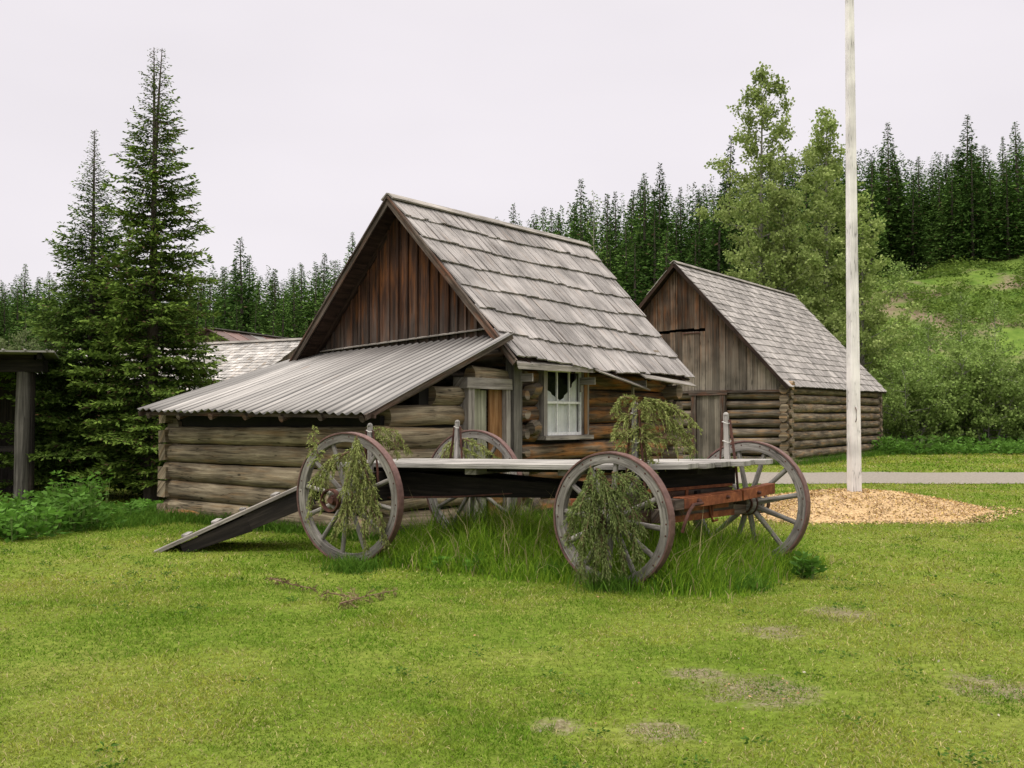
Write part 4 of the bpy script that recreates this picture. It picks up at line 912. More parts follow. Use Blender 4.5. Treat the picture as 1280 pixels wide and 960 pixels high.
# ------------------------------------------------------------------ conifers
def conifer(rng, H, R, nb, kl, kw, sstep, base=.05, top_el=35, low_el=-8, droop=.25, prof=.85, dark=(.030, .055, .014), light=(.085, .135, .032), brown=.06, tips=((0, 0),), jagged=.25, side=.42, ker=1.):
    P_, D_, L_, W_, C_ = [], [], [], [], []
    dark = np.array(dark); light = np.array(light); stems = []
    for ib in range(nb):
        f = base+(1-base)*((ib+rng.random())/nb)**.92
        f = min(f, .995); tx, ty = tips[rng.integers(len(tips))]; k_ = max(0, (f-.72)/.28)
        l = R*((1-f)**prof*(1-.30*max(0, .18-f)/.18))*rng.uniform(1-jagged, 1+jagged)+.03*R
        az = ib*2.399+rng.uniform(-.5, .5); el = radians(low_el+(top_el-low_el)*f**1.5+rng.uniform(-7, 7))
        dh = np.array([cos(az), sin(az), 0.]); sd = np.array([-sin(az), cos(az), 0.]); b0 = np.array([tx*k_*H, ty*k_*H, f*H])
        ns = max(3, int(l/sstep)); s = (np.arange(ns)+rng.random(ns))/ns; s = .12+.88*s
        ax = b0+dh*(l*s*cos(el))[:, None]+np.array([0, 0, 1.])*(l*(sin(el)*s-droop*s**1.5*(1-f)+.22*s**3*(1-f)))[:, None]
        stems.append((b0, b0+dh*l*cos(el)*.5+np.array([0, 0, l*(sin(el)*.5-droop*.35*(1-f))]), l))
        sgn = np.where(rng.random(ns) < .5, -1, 1); tl = (side*l*(1-.72*s)+kl*.6*min(1, .25+l/R))*rng.uniform(.6, 1.15, ns)
        td = dh*.75+sd[None, :]*sgn[:, None]*rng.uniform(.35, 1.05, ns)[:, None]+np.stack([np.zeros(ns)]*2+[rng.uniform(-.28, .12, ns)], 1); td = nrm(td)
        K = np.maximum(1, np.ceil(tl/kl*1.5*ker).astype(int)); rep = np.repeat(np.arange(ns), K); o = np.concatenate([np.arange(k) for k in K])/K[rep]
        p = ax[rep]+td[rep]*(tl[rep]*o)[:, None]; dd = nrm(td[rep]+rng.normal(scale=.33, size=(len(rep), 3)))
        P_.append(p); D_.append(dd); sz = min(1, .38+1.1*l/R); L_.append(sz*kl*rng.uniform(.7, 1.35, len(rep))); W_.append(sz*kw*rng.uniform(.7, 1.3, len(rep)))
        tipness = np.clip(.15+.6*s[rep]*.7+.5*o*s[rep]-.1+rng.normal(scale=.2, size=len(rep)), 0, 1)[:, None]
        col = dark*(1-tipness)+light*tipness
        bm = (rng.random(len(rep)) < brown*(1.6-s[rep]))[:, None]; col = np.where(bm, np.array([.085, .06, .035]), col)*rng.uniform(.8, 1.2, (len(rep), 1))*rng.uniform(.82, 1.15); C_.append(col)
    P = np.concatenate(P_); D = np.concatenate(D_); L = np.concatenate(L_); Wd = np.concatenate(W_); col = np.concatenate(C_)
    Sd = perp(D, rng); flat = nrm(np.cross(D, np.array([[0, 0, 1.]]))+rng.normal(scale=.5, size=D.shape)); flat = nrm(flat-D*np.sum(flat*D, 1, keepdims=True))
    Sd = np.where(rng.random((len(P), 1)) < .65, flat, Sd)
    V, Fc = kites(P, D, Sd, L, Wd, .5); return V, Fc, np.repeat(col, 4, 0), stems
def big_spruce(px, py, Y, H, R, nb, label, seed, tips, **kw):
    b = gnd(px, py); b = Vector(((px-640)/F*Y, Y, 0)); root = empty('spruce_tree', b, 0, label, 'spruce tree', 'spruces beside the log cabin')
    rng = np.random.default_rng(seed); V, Fc, col, stems = conifer(rng, H, R, nb, .10, .040, .036, tips=tips, ker=1.3, **kw)
    raw_mesh('crown', V, Fc, M['needle'], root, col)
    mb = MB(); mb.tube([(0, 0, -.1), (0, 0, H*.3), (0, 0, H*.72)], [H*.017, H*.012, H*.005], 9)
    for tx, ty in tips: mb.tube([(0, 0, H*.72), (tx*H*.6, ty*H*.6, H*.9), (tx*H, ty*H, H*1.0)], [H*.005, H*.0025, .006], 6)
    mb.build('trunk', M['bark'], root, smooth=True)
    mb = MB()
    for a, c, l in stems: mb.tube([a, c], [.004+.009*l, .005], 4)
    mb.build('branches', M['bark'], root)
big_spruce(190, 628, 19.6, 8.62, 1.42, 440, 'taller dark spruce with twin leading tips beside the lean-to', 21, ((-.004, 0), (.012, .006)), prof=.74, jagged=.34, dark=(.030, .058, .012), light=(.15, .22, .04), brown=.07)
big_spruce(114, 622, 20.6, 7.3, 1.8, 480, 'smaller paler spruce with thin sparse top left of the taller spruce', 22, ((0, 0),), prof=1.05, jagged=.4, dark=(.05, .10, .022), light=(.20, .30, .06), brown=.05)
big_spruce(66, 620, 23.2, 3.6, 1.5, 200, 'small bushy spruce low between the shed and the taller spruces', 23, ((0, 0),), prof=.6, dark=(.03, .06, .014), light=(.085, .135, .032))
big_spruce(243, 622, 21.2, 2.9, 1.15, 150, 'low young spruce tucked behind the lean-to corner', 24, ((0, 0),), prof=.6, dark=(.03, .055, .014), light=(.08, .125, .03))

def join(parts):
    V = []; Fc = []; Cc = []; o = 0
    for v, f, c in parts: V.append(v); Fc.append(f+o); Cc.append(c); o += len(v)
    return np.concatenate(V), np.concatenate(Fc), np.concatenate(Cc)
def skyline(x):
    pts = [(-250, 335), (-50, 338), (30, 334), (75, 338), (110, 332), (250, 325), (275, 318), (350, 322), (420, 316), (480, 304), (560, 278), (600, 264), (650, 256), (700, 242), (730, 230), (760, 234), (800, 218), (860, 222), (900, 205), (940, 195), (1000, 175), (1050, 172), (1110, 172), (1140, 186), (1200, 168), (1240, 176), (1280, 165), (1340, 155), (1500, 140)]
    return float(np.interp(x, [p[0] for p in pts], [p[1] for p in pts]))
def forest():
    rng = np.random.default_rng(31); protos = []
    for k in range(7):
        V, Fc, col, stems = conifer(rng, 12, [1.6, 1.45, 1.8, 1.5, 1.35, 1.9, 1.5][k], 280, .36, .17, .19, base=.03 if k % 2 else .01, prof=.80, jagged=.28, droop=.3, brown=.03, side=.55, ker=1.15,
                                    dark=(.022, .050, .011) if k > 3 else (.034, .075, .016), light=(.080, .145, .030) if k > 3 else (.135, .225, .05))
        root = empty('forest_spruce', (0, 0, 0)); cr = raw_mesh('crown', V, Fc, M['needle'], root, col)
        mb = MB(); mb.tube([(0, 0, -1.5), (0, 0, 5), (0, 0, 11.9)], [.17, .12, .02], 6); tr = mb.build('trunk', M['bark'], root, smooth=True)
        protos.append((root, cr, tr, [False]))
    cnt = 0
    def put(X, Y, ztop, label, group, k=None, wsc=1.):
        nonlocal cnt
        z = hz(X, Y); H = ztop-z
        if H < 3.5: return
        k = (rng.integers(4) if X < -5 or rng.random() < .3 else rng.integers(4, 7)) if k is None else k; root, cr, tr, used = protos[k]
        if used[0]:
            r = root.copy(); C.objects.link(r)
            for ch in (cr, tr): c = ch.copy(); C.objects.link(c); c.parent = r
        else: r = root; used[0] = True
        s = H/12; w = wsc*rng.uniform(.85, 1.2)*(.5+.5*s); r.location = (X, Y, z-.1); r.scale = (w, w, s); r.rotation_euler = (rng.normal(scale=.018), rng.normal(scale=.018), rng.uniform(0, 6.28)); meta(r, label, 'conifer', group); cnt += 1
    ZL = [(560, 'distant spruce in the dense green stand left of the steep cabin gable', 'spruces on the far left slope'), (895, 'tall narrow spruce in the dark stand above the cabin roofs', 'spruces above the cabin roofs'), (1068, 'dark spruce half hidden behind the leafy cottonwoods', 'spruces behind the cottonwoods'), (9999, 'dark spruce on the crest above the grassy hillside', 'spruces on the hill crest')]
    def zone(x):
        for a, l, g_ in ZL:
            if x < a: return l, g_
    # (lower y offset of tops, depth) rows
    for (Y0, off, sp_, jit) in ((66, 64, 42, 28), (76, 36, 30, 20), (88, 12, 21, 20), (100, 0, 20, 20)):
        x = -140. if Y0 < 90 else -150
        while x < 1440:
            x += sp_*rng.uniform(.6, 1.4); Y = Y0+rng.uniform(-4, 4)
            if x > 1040 and Y0 < 80: continue
            if 860 < x < 1040 and Y0 < 70: continue
            if x > 1060 and Y0 == 88: Y = max(Y, 87.5)
            top = skyline(x)+off+rng.uniform(-jit*.3, jit)+(rng.uniform(0, 25) if rng.random() < .3 else 0)
            if x > 1040 and rng.random() < .08: continue
            p = at(x, top, Y); l, g_ = zone(x)
            if cnt > 288: break
            put(p.x, p.y, p.z, l, g_)
    for (x, top, Y, k, lab) in ((307, 295, 84, 5, 'lone dark spruce standing taller than the far left stand'), (436, 289, 94, 3, 'slim spruce tip rising just left of the cabin gable'), (725, 222, 82, 2, 'broad spruce above the middle of the cabin ridge'), (822, 204, 80, 5, 'tall open-crowned spruce above the gap between the roofs'), (806, 214, 81, 0, 'slightly shorter spruce close against the tall open-crowned one'),
                              (905, 170, 84, 4, 'dark pointed spruce left of the tall cottonwood top'), (1110, 152, 90, 2, 'tall spruce just right of the flagpole on the hill crest'), (1206, 141, 91, 5, 'tallest spruce of the hill crest, with open layered boughs'), (1272, 150, 90, 0, 'dark spruce at the right edge of the hill crest')):
        p = at(x, top, Y); put(p.x, p.y, p.z, lab, None, k)
    # the wood behind them, too deep to tell its trees apart
    parts = []; o = 0
    bb = []
    for k in range(4):
        V, Fc, col, stems = conifer(rng, 12, 1.95, 90, .46, .23, .30, base=.02, prof=.80, jagged=.28, droop=.3, brown=.02, side=.55, ker=1., dark=(.026, .058, .013), light=(.10, .175, .038)); bb.append((V, Fc, col))
    for Y0 in (112, 124, 137):
        x = -200.
        while x < 1500:
            x += rng.uniform(6, 12); Y = Y0+rng.uniform(-5, 5); p = at(x, skyline(x)+rng.uniform(8, 34), Y); z = hz(p.x, p.y); H = p.z-z
            if H < 3: continue
            V, Fc, col = bb[rng.integers(4)]; sc = np.array([1, 1, H/12]); a = rng.uniform(0, 6.28); R_ = np.array([[cos(a), sin(a), 0], [-sin(a), cos(a), 0], [0, 0, 1]])
            parts.append((V@R_*sc+np.array([p.x, p.y, z]), Fc, col*rng.uniform(.75, 1.25)))
    V, Fc, cc = join(parts); ob = raw_mesh('forest', V, Fc, M['needle'], None, cc); meta(ob, 'deep dark spruce wood behind the front rows of trees', 'forest', kind='stuff')
forest()

# ------------------------------------------------------------------ broadleaf trees and shrubs
def leafy(name, loc, H, R, nl, ncl, leaves, lsize, label, cat, seed, mat='leaf', col=((.10, .15, .03), (.19, .24, .07)), low=.12, stems=1, asc=55, trunk=None, group=None, spread=.5, bark='barkpale', shape=1.):
    rng = np.random.default_rng(seed); root = empty(name, loc, 0, label, cat, group); mb = MB(); br = MB(); P_ = []; A_ = []
    tr = trunk or H*.012
    for st in range(stems):
        if stems == 1: lean = np.array([rng.uniform(-.02, .02)*H, 0, H]); b = np.zeros(3)
        else:
            a = rng.uniform(0, 6.28); b = np.array([cos(a), sin(a), 0])*R*.25*rng.random(); lean = np.array([cos(a)*R*rng.uniform(.2, .8), sin(a)*R*rng.uniform(.2, .8), H*rng.uniform(.75, 1)])
        def tp(f): return b+lean*np.array([f**1.4, f**1.4, f])
        mb.tube([tp(0)-np.array([0, 0, .3])]+[tp(f) for f in (.2, .45, .7, .95)], [tr, tr*.85, tr*.6, tr*.35, tr*.08], 7)
        for i in range(nl):
            f = low+(1-low)*((i+rng.random())/nl); p0 = tp(f)
            env = (1-f)**.62*(.65+.35*min(1, f/.3))
            l = R*env*rng.uniform(.4, 1.3)+.04*H*.2
            az = i*2.4+rng.uniform(-.6, .6); el = radians(asc*(.35+.65*f)+rng.uniform(-15, 15)); d = np.array([cos(az)*cos(el), sin(az)*cos(el), sin(el)])
            mid = p0+d*l*.55+np.array([0, 0, -.03*l]); end = p0+d*l+np.array([0, 0, .05*l]); br.tube([p0, mid, end], [tr*.22*(1-f)+.012, .012, .005], 4)
            l_ = max(2, int(round(ncl*1.5*l/R)))
            for c in range(l_):
                s = rng.uniform(.12, 1.) **.6*1.08; q = p0+(end-p0)*s+rng.normal(scale=spread*.35*(.4+l/R*.6), size=3)*np.array([1, 1, .7]); n = int(leaves*rng.uniform(.4, 1.5))
                P_.append(q+rng.normal(scale=spread*.22, size=(n, 3))); A_.append(np.full(n, rng.uniform(0, 1)))
    P = np.concatenate(P_); t = np.concatenate(A_)[:, None]*.6+rng.random((len(P), 1))*.4; D = rand_unit(len(P), rng); D[:, 2] -= .35; D = nrm(D)
    V, Fc = kites(P, D, perp(D, rng), rng.uniform(.7, 1.3, len(P))*lsize, rng.uniform(.6, 1., len(P))*lsize, .45)
    cc = np.array(col[0])*(1-t)+np.array(col[1])*t; cc *= rng.uniform(.8, 1.2, (len(P), 1))
    raw_mesh('crown', V, Fc, M[mat], root, np.repeat(cc, 4, 0)); mb.build('trunk', M[bark], root, smooth=True); br.build('branches', M[bark], root)
    return root
def gat(px, Y): X = (px-640)/F*Y; return (X, Y, hz(X, Y)-.05)
def top_h(px, py, Y): return at(px, py, Y).z-hz((px-640)/F*Y, Y)
leafy('cottonwood_tree', gat(948, 51), top_h(946, 92, 51), 4.6, 120, 11, 27, .155, 'tallest leafy cottonwood, its airy top left of the flagpole', 'cottonwood', 41, col=((.16, .23, .05), (.34, .40, .14)), asc=40, spread=.62, low=.10, group='cottonwoods behind the barn')
leafy('cottonwood_tree', gat(1032, 53), top_h(1034, 140, 53), 3.6, 100, 11, 27, .155, 'second leafy cottonwood just left of the flagpole', 'cottonwood', 42, col=((.16, .23, .05), (.34, .40, .14)), asc=40, spread=.62, low=.10, group='cottonwoods behind the barn')
leafy('cottonwood_tree', gat(1078, 52), top_h(1082, 245, 52), 2.9, 80, 9, 26, .155, 'shorter leafy cottonwood right behind the flagpole', 'cottonwood', 43, col=((.16, .23, .05), (.34, .40, .14)), asc=40, spread=.62, low=.10, group='cottonwoods behind the barn')
leafy('cottonwood_tree', gat(985, 50), top_h(985, 240, 50), 3.4, 90, 9, 26, .155, 'bushy lower cottonwood filling the gap above the barn roof', 'cottonwood', 44, col=((.16, .23, .05), (.34, .40, .14)), asc=40, spread=.62, low=.10, group='cottonwoods behind the barn')
leafy('bare_tree', gat(742, 62), top_h(738, 236, 62), 2.1, 34, 3, 2, .15, 'thin pale nearly leafless tree above the cabin ridge', 'tree', 45, trunk=.09, low=.35)
for k, (px, ty, Y, R, lab) in enumerate(((1135, 455, 47, 1.9, 'dark rounded willow shrub at the right corner of the barn'), (1180, 425, 48.5, 2.2, 'wide willow shrub right of the flagpole foot of the hill'), (1232, 430, 47.5, 2.0, 'willow shrub with many thin stems near the right edge'), (1275, 452, 49, 2.0, 'willow shrub cut by the right edge of the photo'), (1330, 440, 48, 2.2, 'willow shrub just outside the right edge'), (1095, 400, 55, 1.8, 'pale bushy shrub behind the barn roof end'))):
    leafy('willow_shrub', gat(px, Y), top_h(px, ty, Y), R*1.25, 14, 6, 26, .13, lab, 'shrub', 60+k, stems=8, low=.12, asc=35, col=((.11, .175, .035), (.25, .33, .095)), trunk=.035, spread=.55, group='willow shrubs at the foot of the hill')
for k, (px, ty, Y, R, lab) in enumerate(((1202, 365, 60, 1.2, 'slender pale sapling on the bare hillside'), (1245, 375, 62, 1.4, 'young leafy sapling near the right edge of the hillside'), (1160, 395, 58, 1.0, 'small sapling below the bare soil of the hillside'), (1128, 330, 78, 1.3, 'pale leafy sapling at the crest beside the cottonwoods'))):
    leafy('sapling', gat(px, Y), top_h(px, ty, Y), R*1.35, 26, 6, 12, .15, lab, 'sapling', 80+k, low=.1, asc=40, spread=.8, col=((.12, .19, .04), (.23, .31, .09)), trunk=.04, group='saplings on the hillside')
for k, (px, Y, H, R) in enumerate(((18, 66, 5.0, 2.4), (50, 64, 4.2, 2.2), (250, 66, 4.6, 2.3))):
    leafy('brush', gat(px, Y), H, R, 16, 6, 14, .16, ['grey-green brush under the far spruces at the left edge', 'grey-green brush beside the smaller spruce', 'pale brush behind the shingle roof'][k], 'shrub', 95+k, stems=6, col=((.07, .10, .03), (.13, .15, .07)), trunk=.05, group='brush under the far spruces')

# ------------------------------------------------------------------ low plants, grass
def clump_kites(rng, x, y, n, hgt, rad, ls, base_z=None, col=((.07, .16, .02), (.13, .25, .04)), up=.5):
    """leafy plant clumps: each centre (x,y) gets n leaves in a dome"""
    k = len(x); r = np.abs(rng.normal(size=(k*n,)))*.55; a = rng.random(k*n)*6.28; h = rng.random(k*n); cx = np.repeat(x, n); cy = np.repeat(y, n); H = np.repeat(hgt*np.ones(k), n); Rr = np.repeat(rad*np.ones(k), n)
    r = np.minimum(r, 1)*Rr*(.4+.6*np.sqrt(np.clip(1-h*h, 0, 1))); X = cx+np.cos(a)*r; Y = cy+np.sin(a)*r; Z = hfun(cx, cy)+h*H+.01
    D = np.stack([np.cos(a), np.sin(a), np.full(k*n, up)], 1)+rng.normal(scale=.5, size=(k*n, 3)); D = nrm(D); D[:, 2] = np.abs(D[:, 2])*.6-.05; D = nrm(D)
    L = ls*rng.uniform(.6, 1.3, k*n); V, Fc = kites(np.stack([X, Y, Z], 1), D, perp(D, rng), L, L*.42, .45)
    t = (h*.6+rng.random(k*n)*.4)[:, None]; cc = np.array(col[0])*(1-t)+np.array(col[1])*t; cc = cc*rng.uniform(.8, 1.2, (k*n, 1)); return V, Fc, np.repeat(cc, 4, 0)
def undergrowth():
    rng = np.random.default_rng(51); n = 900
    x = rng.uniform(14, 42, n); y = rng.uniform(42.5, 51, n); y = np.maximum(y, 42.5+.02*(x-14)); k = (x/y > .34)
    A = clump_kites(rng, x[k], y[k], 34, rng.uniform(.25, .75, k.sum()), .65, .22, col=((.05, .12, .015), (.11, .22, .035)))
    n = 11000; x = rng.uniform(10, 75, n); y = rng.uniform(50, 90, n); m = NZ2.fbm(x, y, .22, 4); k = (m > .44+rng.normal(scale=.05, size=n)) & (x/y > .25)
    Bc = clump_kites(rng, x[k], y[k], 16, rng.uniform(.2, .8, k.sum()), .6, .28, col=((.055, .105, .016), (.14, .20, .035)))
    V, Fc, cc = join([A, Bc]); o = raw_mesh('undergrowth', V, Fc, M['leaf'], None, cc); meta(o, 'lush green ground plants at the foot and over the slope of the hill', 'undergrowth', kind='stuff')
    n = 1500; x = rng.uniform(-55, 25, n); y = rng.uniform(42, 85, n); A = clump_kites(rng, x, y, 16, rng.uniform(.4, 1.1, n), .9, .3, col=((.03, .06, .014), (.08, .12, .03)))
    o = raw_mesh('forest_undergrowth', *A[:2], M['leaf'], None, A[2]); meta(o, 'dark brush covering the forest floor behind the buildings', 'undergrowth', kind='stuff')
undergrowth()
def weed(px, py, H, R, n, ls, label, seed, dy=0., name='leafy_weed', col=((.05, .13, .015), (.12, .25, .035))):
    p = gnd(px, py); rng = np.random.default_rng(seed); k = max(3, int(n/26)); a = rng.random(k)*6.28; r = np.sqrt(rng.random(k))*R
    x = p.x+np.cos(a)*r; y = p.y+np.sin(a)*r+dy; V, Fc, cc = clump_kites(rng, x, y, 26, H*rng.uniform(.5, 1.1, k), R*.4, ls, col=col)
    V = V-np.array([[p.x, p.y+dy, 0]]); root = empty(name, (p.x, p.y+dy, 0), 0, label, 'weed'); raw_mesh('leaves', V, Fc, M['leaf'], root, cc)
    mb = MB()
    for i in range(k):
        for j in range(2): mb.tube([(x[i]-p.x, y[i]-p.y-dy, -.03), (x[i]-p.x+U(-.05, .05), y[i]-p.y-dy+U(-.05, .05), H*.8)], [.006, .003], 4)
    mb.build('stem', blotch_green, root)
blotch_green = blotch('green_stem', [(.3, (.08, .13, .03)), (.6, (.13, .18, .05))], 8, .7)
for i, a in enumerate(((60, 662, .48, .75, 1500, .13, 'large leafy weed clump in front of the shed post'), (8, 672, .40, .6, 900, .13, 'leafy weeds at the left edge of the photo'), (100, 640, .62, .45, 600, .10, 'pale flowering weeds right of the shed post'),
        (150, 647, .22, .5, 500, .10, 'low bright weeds under the smaller spruce'), (190, 640, .2, .4, 400, .1, 'low bright weeds at the corner of the lean-to'), (360, 655, .3, .45, 700, .10, 'weeds growing behind the ramp against the lean-to'), (300, 655, .22, .25, 200, .08, 'small weed beside the fallen log'),
        (598, 712, .16, .17, 110, .11, 'broad-leaved yellow-green weed under the wagon'), (552, 712, .12, .1, 60, .09, 'small broad-leaved weed left of the yellow-green one'), (1012, 722, .2, .12, 130, .10, 'leafy weed beside the right front wheel'), (325, 662, .35, .1, 70, .07, 'thin weed stalk in front of the lean-to logs'))):
    weed(*a, seed=100+i)
def inside(Fm, x, y, x0, x1, y0, y1):
    dx = x-Fm.o.x; dy = y-Fm.o.y; u = dx*Fm.a.x+dy*Fm.a.y; v = dx*Fm.b.x+dy*Fm.b.y; return (u > x0) & (u < x1) & (v > y0) & (v < y1)
def blades(rng, x, y, h, w, lean, base, straw, zoff=0.):
    n = len(x); z = hfun(x, y)+zoff-.005; a = rng.random(n)*6.28; D = np.stack([np.cos(a)*lean, np.sin(a)*lean, np.ones(n)], 1); D = nrm(D); s = rng.random(n)*6.28
    Sd = np.stack([np.cos(s), np.sin(s), np.zeros(n)], 1)*w[:, None]*.5; P = np.stack([x, y, z], 1); hh = h[:, None]
    M1 = P+D*hh*.55; tip = M1+nrm(D*np.array([1, 1, .45])+np.stack([np.cos(a), np.sin(a), -.1*np.ones(n)], 1)*lean[:, None]*.5)*hh*.5
    V = np.stack([P-Sd, P+Sd, M1+Sd*.75, tip, M1-Sd*.75], 1).reshape(-1, 3); q = np.arange(n)*5
    F1 = np.stack([q, q+1, q+2, q+4], 1); F2_ = np.stack([q+4, q+2, q+3, q+3], 1)
    tri = np.stack([q, q+1, q+2, q, q+2, q+4, q+4, q+2, q+3], 1).reshape(-1, 3)
    return V, tri, np.repeat(base, 5, 0)
def lawncol(rng, x, y):
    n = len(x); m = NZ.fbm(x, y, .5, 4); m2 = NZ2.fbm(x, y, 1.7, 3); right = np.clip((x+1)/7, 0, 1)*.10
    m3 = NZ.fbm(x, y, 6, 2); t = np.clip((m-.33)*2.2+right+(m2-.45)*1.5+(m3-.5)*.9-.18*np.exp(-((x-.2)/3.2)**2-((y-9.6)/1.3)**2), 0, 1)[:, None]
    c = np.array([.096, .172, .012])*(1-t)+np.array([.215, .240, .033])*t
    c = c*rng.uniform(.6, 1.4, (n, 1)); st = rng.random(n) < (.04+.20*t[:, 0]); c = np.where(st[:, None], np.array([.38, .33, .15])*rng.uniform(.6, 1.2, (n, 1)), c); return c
def dirtmask(x, y):
    m = np.zeros_like(x)
    for (cx, cy, rx, ry) in DIRT: m = np.maximum(m, np.clip(1-np.sqrt(((x-cx)/rx)**2+((y-cy)/ry)**2)/1.3, 0, 1))
    return m
def lawn():
    rng = np.random.default_rng(61); parts = []
    for (y0, y1, n, h0, h1, w) in ((3.2, 6.5, 270000, .018, .05, .0052), (6.5, 10, 210000, .02, .055, .006), (10, 16, 140000, .025, .07, .010), (16, 25, 85000, .03, .085, .018), (28, 47, 65000, .05, .13, .035)):
        m = int(n*1.15); y = np.sqrt(rng.uniform(y0**2, y1**2, m)); x = rng.uniform(-1, 1, m)*(.58*y+3.0)
        d = dirtmask(x, y)*np.clip((NZ2.fbm(x, y, 6, 5)-.42)*6, 0, 1.3)
        ok = ~((rng.random(m) < d*1.05) | inside(FC, x, y, 0, 7.8, -.05, 4.9) | inside(F2, x, y, 0, 12, 0, 7.8) | on_path(x, y) | ((((x-MC.x)/MRX)**2+((y-MC.y)/MRY)**2) < .8) | (hfun(x, y) > 2))
        x, y = x[ok], y[ok]; k = len(x); th = NZ2.fbm(x, y, 1.1, 3)
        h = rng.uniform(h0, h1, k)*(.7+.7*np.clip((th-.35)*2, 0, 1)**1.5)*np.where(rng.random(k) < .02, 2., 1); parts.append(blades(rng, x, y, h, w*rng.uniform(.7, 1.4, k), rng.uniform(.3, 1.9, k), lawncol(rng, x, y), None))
    V, T, cc = join(parts); o = raw_mesh('lawn_grass', V, T, M['grass'], None, cc); meta(o, 'short mown grass with straw flecks covering the lawn', 'grass', kind='stuff')
    n = 420; y = np.sqrt(rng.uniform(16, 15**2, n)); x = rng.uniform(-1, 1, n)*.55*y; k = NZ2.fbm(x, y, .9, 3) > .5; A_ = clump_kites(rng, x[k], y[k], 26, rng.uniform(.02, .05, k.sum()), rng.uniform(.06, .18, k.sum()), .026, col=((.05, .12, .012), (.10, .20, .03)), up=.3)
    o = raw_mesh('clover', A_[0], A_[1], M['leaf'], None, A_[2]); meta(o, 'low clover and broad-leaved weeds mixed into the lawn', 'clover', kind='stuff')
    # tall uncut grass under and round the wagon
    n = 34000; u = rng.uniform(-1.0, 4.5, n); v = rng.uniform(-1.38, 1.7, n); x = FW.o.x+FW.a.x*u+FW.b.x*v; y = FW.o.y+FW.a.y*u+FW.b.y*v
    e = np.minimum(np.minimum(u+1.0, 4.5-u), np.minimum(v+1.38, 1.7-v)); th = NZ.fbm(x, y, 1.4, 3)
    h = np.clip(.08+e*.55, .05, .50)*rng.uniform(.35, 1.2, n)*np.clip(.15+2.8*(th-.28), .18, 1.25)*np.where(u < .35, .5, 1); k = rng.random(n) < np.clip(e*3+.15, 0, 1)*np.clip((th-.22)*3.2, .2, 1)
    x, y, h = x[k], y[k], h[k]; n = len(x); t = rng.random((n, 1)); cc = np.array([.06, .15, .008])*(1-t)+np.array([.22, .33, .03])*t; st = rng.random(n) < .05; cc[st] = (.34, .29, .14); h[st] *= 1.35
    V, T, cc = blades(rng, x, y, h, rng.uniform(.006, .013, n), rng.uniform(.08, .6, n), cc, None)
    o = raw_mesh('tall_grass', V, T, M['grass'], None, cc); meta(o, 'tall uncut grass growing under and around the wagon', 'grass', kind='stuff')
    # tufts along walls and post feet
    parts = []
    def along(p, q, n, h, sp=.12):
        t = rng.random(n); x = p[0]+(q[0]-p[0])*t+rng.normal(scale=sp, size=n); y = p[1]+(q[1]-p[1])*t+rng.normal(scale=sp, size=n); c = np.array([.05, .13, .012])*(1-t[:, None]*0)+rng.random((n, 1))*np.array([.07, .09, .015])
        parts.append(blades(rng, x, y, h*rng.uniform(.4, 1.1, n), rng.uniform(.006, .016, n), rng.uniform(.1, .8, n), c, None))
    a, b, c_, d = FC.w(-.12, 5), FC.w(-.12, 0), FC.w(2.9, -.15), FC.w(7.8, -.2)
    along(a, b, 2600, .22); along(b, c_, 1300, .2); along(c_, d, 2600, .25); along(F2.w(-.3, 7), F2.w(-.3, -.2), 1500, .35, .2); along(F2.w(-.3, -.3), F2.w(12, -.3), 2500, .35, .25); along(gnd(0, 650), gnd(120, 655), 1500, .3, .3); along(gnd(100, 660), gnd(215, 650), 1500, .22, .3)
    for (px, py) in ((440, 712), (520, 705), (765, 738), (835, 735), (985, 712), (925, 735), (700, 720)):
        p = gnd(px, py); along(p, p, 500, .22, .13)
    V, T, cc = join(parts); o = raw_mesh('grass_tufts', V, T, M['grass'], None, cc); meta(o, 'longer grass tufts along the cabin walls and wagon wheels', 'grass', kind='stuff')
    # pale chips, straw and pebbles
    n = 2600; y = np.sqrt(rng.uniform(16, 18**2, n)); x = rng.uniform(-.2, 1, n)*(.54*y); k = (dirtmask(x, y) > .2) | (rng.random(n) < .12); x, y = x[k], y[k]; n = len(x)
    D = rand_unit(n, rng); D[:, 2] *= .15; D = nrm(D); V, Fc = kites(np.stack([x, y, hfun(x, y)+.03], 1), D, perp(D, rng), rng.uniform(.008, .03, n), rng.uniform(.006, .016, n), .5)
    cc = np.where(rng.random((n, 1)) < .3, np.array([[.42, .38, .3]]), np.array([[.42, .25, .13]]))*rng.uniform(.5, 1.2, (n, 1)); o = raw_mesh('litter', V, Fc, M['chip'], None, np.repeat(cc, 4, 0)); meta(o, 'scattered pale chips and pebbles on the worn lawn', 'chips', kind='stuff')
lawn()

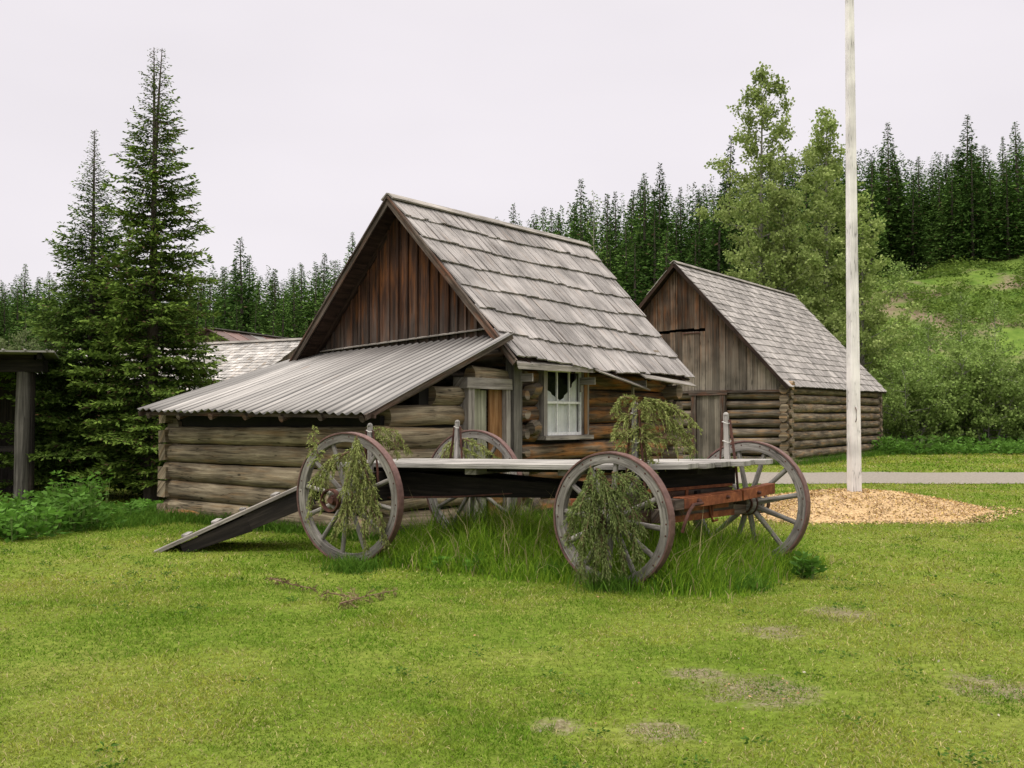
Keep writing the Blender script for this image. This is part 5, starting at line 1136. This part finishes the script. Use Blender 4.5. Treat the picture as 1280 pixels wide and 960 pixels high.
# ------------------------------------------------------------------ cut spruce boughs tied on the wagon
def bough(label, lines, tw, dens, seed, droop=.6, col=((.055, .075, .02), (.125, .15, .05)), kl=.034, kw=.0095, cat='spruce bough', name='spruce_bough', group='spruce boughs tied to the wagon'):
    rng = np.random.default_rng(seed); O = Vector(lines[0][0]); root = empty(name, O, 0, label, cat, group); o = np.array(O); mb = MB(); P_, D_ = [], []
    for ln in lines:
        ln = np.array([np.array(p) for p in ln])-o; mb.tube(ln, list(np.linspace(.008, .003, len(ln))), 5); seg = np.linalg.norm(np.diff(ln, axis=0), axis=1); T = seg.sum(); cum = np.concatenate([[0], np.cumsum(seg)])
        n = int(T*dens*1.35); s = rng.random(n)*T; q = np.stack([np.interp(s, cum, ln[:, k]) for k in range(3)], 1); q2 = np.stack([np.interp(np.minimum(s+.05, T), cum, ln[:, k]) for k in range(3)], 1); d = nrm(q2-q+np.array([[0, 0, -1e-5]]))
        side = rand_unit(n, rng); side = nrm(side-d*np.sum(side*d, 1, keepdims=True)); td = nrm(d*.55+side*.9+np.array([[0, 0, -droop]])*.4); tl = tw*rng.uniform(.3, 1.1, n)*np.clip(1.25-s/T, .35, 1)
        for i in range(n):
            K = max(6, int(tl[i]/.0050)); tt = (np.arange(K)+.5)/K*tl[i]; pp = q[i]+td[i]*tt[:, None]+np.array([0, 0, -1.])*(droop*tt**2/max(tl[i], .01)*.8)[:, None]
            dd = nrm(td[i]+np.array([0, 0, -droop*1.2])*(tt/max(tl[i], .01))[:, None]+rng.normal(scale=.55, size=(K, 3))); P_.append(pp); D_.append(dd)
            if i % 5 == 0: mb.tube([q[i], pp[K//2], pp[-1]], .0028, 3)
    P = np.concatenate(P_); D = np.concatenate(D_); n = len(P); V, Fc = kites(P, D, perp(D, rng), kl*rng.uniform(.7, 1.2, n), np.full(n, kw), .45)
    t = rng.random((n, 1)); big = np.clip(VNb(P[:, 0]*9+P[:, 1]*5, P[:, 2]*9), 0, 1)[:, None]; t = .45*t+.55*big; cc = (np.array(col[0])*(1-t)+np.array(col[1])*t)*rng.uniform(.85, 1.15, (n, 1))
    raw_mesh('needles', V, Fc, M['needle'], root, np.repeat(cc, 4, 0)); mb.build('stem', M['twig'], root, smooth=True)
VNb = VN(77)
def A(Y, *pts): return [tuple(at(x, y, Y+(p[0] if p else 0))) for (x, y, *p) in pts]
OL = ((.13, .155, .04), (.31, .34, .12)); DK = ((.075, .105, .03), (.19, .225, .08))
bough('long olive bough hanging down the middle of the left rear wheel', [A(11.15, (446, 545), (444, 590), (452, 640), (458, 688)), A(11.15, (446, 560), (432, 610), (436, 665)), A(11.15, (448, 565), (465, 610), (478, 660)), A(11.15, (450, 600), (470, 650), (484, 680)), A(11.15, (440, 620), (425, 650), (418, 672))], .17, 85, 201, .8, OL)
bough('olive bough curving down the left side of the left rear wheel', [A(11.3, (446, 562), (415, 572), (392, 600), (385, 650)), A(11.3, (430, 568), (405, 590), (402, 640)), A(11.3, (400, 575), (392, 550), (393, 532))], .13, 75, 202, .8, OL)
bough('olive bough lying over the left rear stake', [A(11.9, (452, 560), (472, 536), (494, 540), (512, 566)), A(11.9, (462, 548), (485, 550), (498, 568))], .15, 95, 203, .6, OL)
bough('wispy bough inside the right half of the far rear wheel', [A(13.25, (578, 548), (600, 556), (618, 572), (628, 576)), A(13.25, (576, 560), (596, 570), (610, 578))], .14, 80, 204, .7, OL)
bough('thin bough inside the left half of the far rear wheel', [A(13.25, (572, 548), (560, 556), (552, 576)), A(13.25, (566, 552), (562, 572))], .12, 70, 205, .7, OL)
bough('dark green bundle of boughs filling the left front wheel', [A(9.5, (738, 582), (742, 630), (745, 680), (742, 722)), A(9.5, (745, 585), (765, 630), (775, 675), (780, 715)), A(9.5, (742, 600), (718, 640), (708, 680)), A(9.5, (750, 600), (785, 625), (805, 665)), A(9.45, (735, 645), (728, 690), (724, 722)), A(9.5, (765, 590), (790, 600), (812, 630)), A(9.5, (750, 660), (756, 700), (762, 728)), A(9.5, (755, 620), (790, 660), (800, 705))], .19, 105, 206, .8, DK)
bough('pale green bough arching over the front stake to the right', [A(10.1, (806, 600), (807, 540), (804, 497), (822, 508), (848, 535), (868, 562)), A(10.1, (808, 500), (835, 505), (858, 520), (872, 535)), A(10.1, (806, 545), (835, 548), (860, 555)), A(10.2, (812, 520), (840, 528), (862, 545))], .19, 78, 207, .75, OL)
bough('pale green bough drooping left of the front stake', [A(10.05, (806, 560), (795, 500), (778, 495), (768, 512)), A(10.05, (800, 515), (780, 520), (768, 545)), A(10.05, (803, 535), (785, 542), (776, 560)), A(10.1, (806, 560), (812, 600), (818, 625))], .17, 80, 208, .75, OL)
bough('dry brown fallen branch lying on the lawn before the wagon', [[tuple(gnd(*p)+Vector((0, 0, .05))) for p in ((425, 762), (460, 752), (497, 744))], [tuple(gnd(*p)+Vector((0, 0, .05))) for p in ((450, 755), (410, 748), (398, 752))]], .12, 26, 209, .3, ((.12, .10, .045), (.22, .18, .09)), cat='branch', name='fallen_branch', group=None)
bough('small dry twig lying on the lawn left of the fallen branch', [[tuple(gnd(*p)+Vector((0, 0, .04))) for p in ((338, 728), (365, 736), (395, 742))]], .10, 22, 210, .3, ((.12, .08, .045), (.22, .16, .09)), cat='branch', name='fallen_branch', group=None)
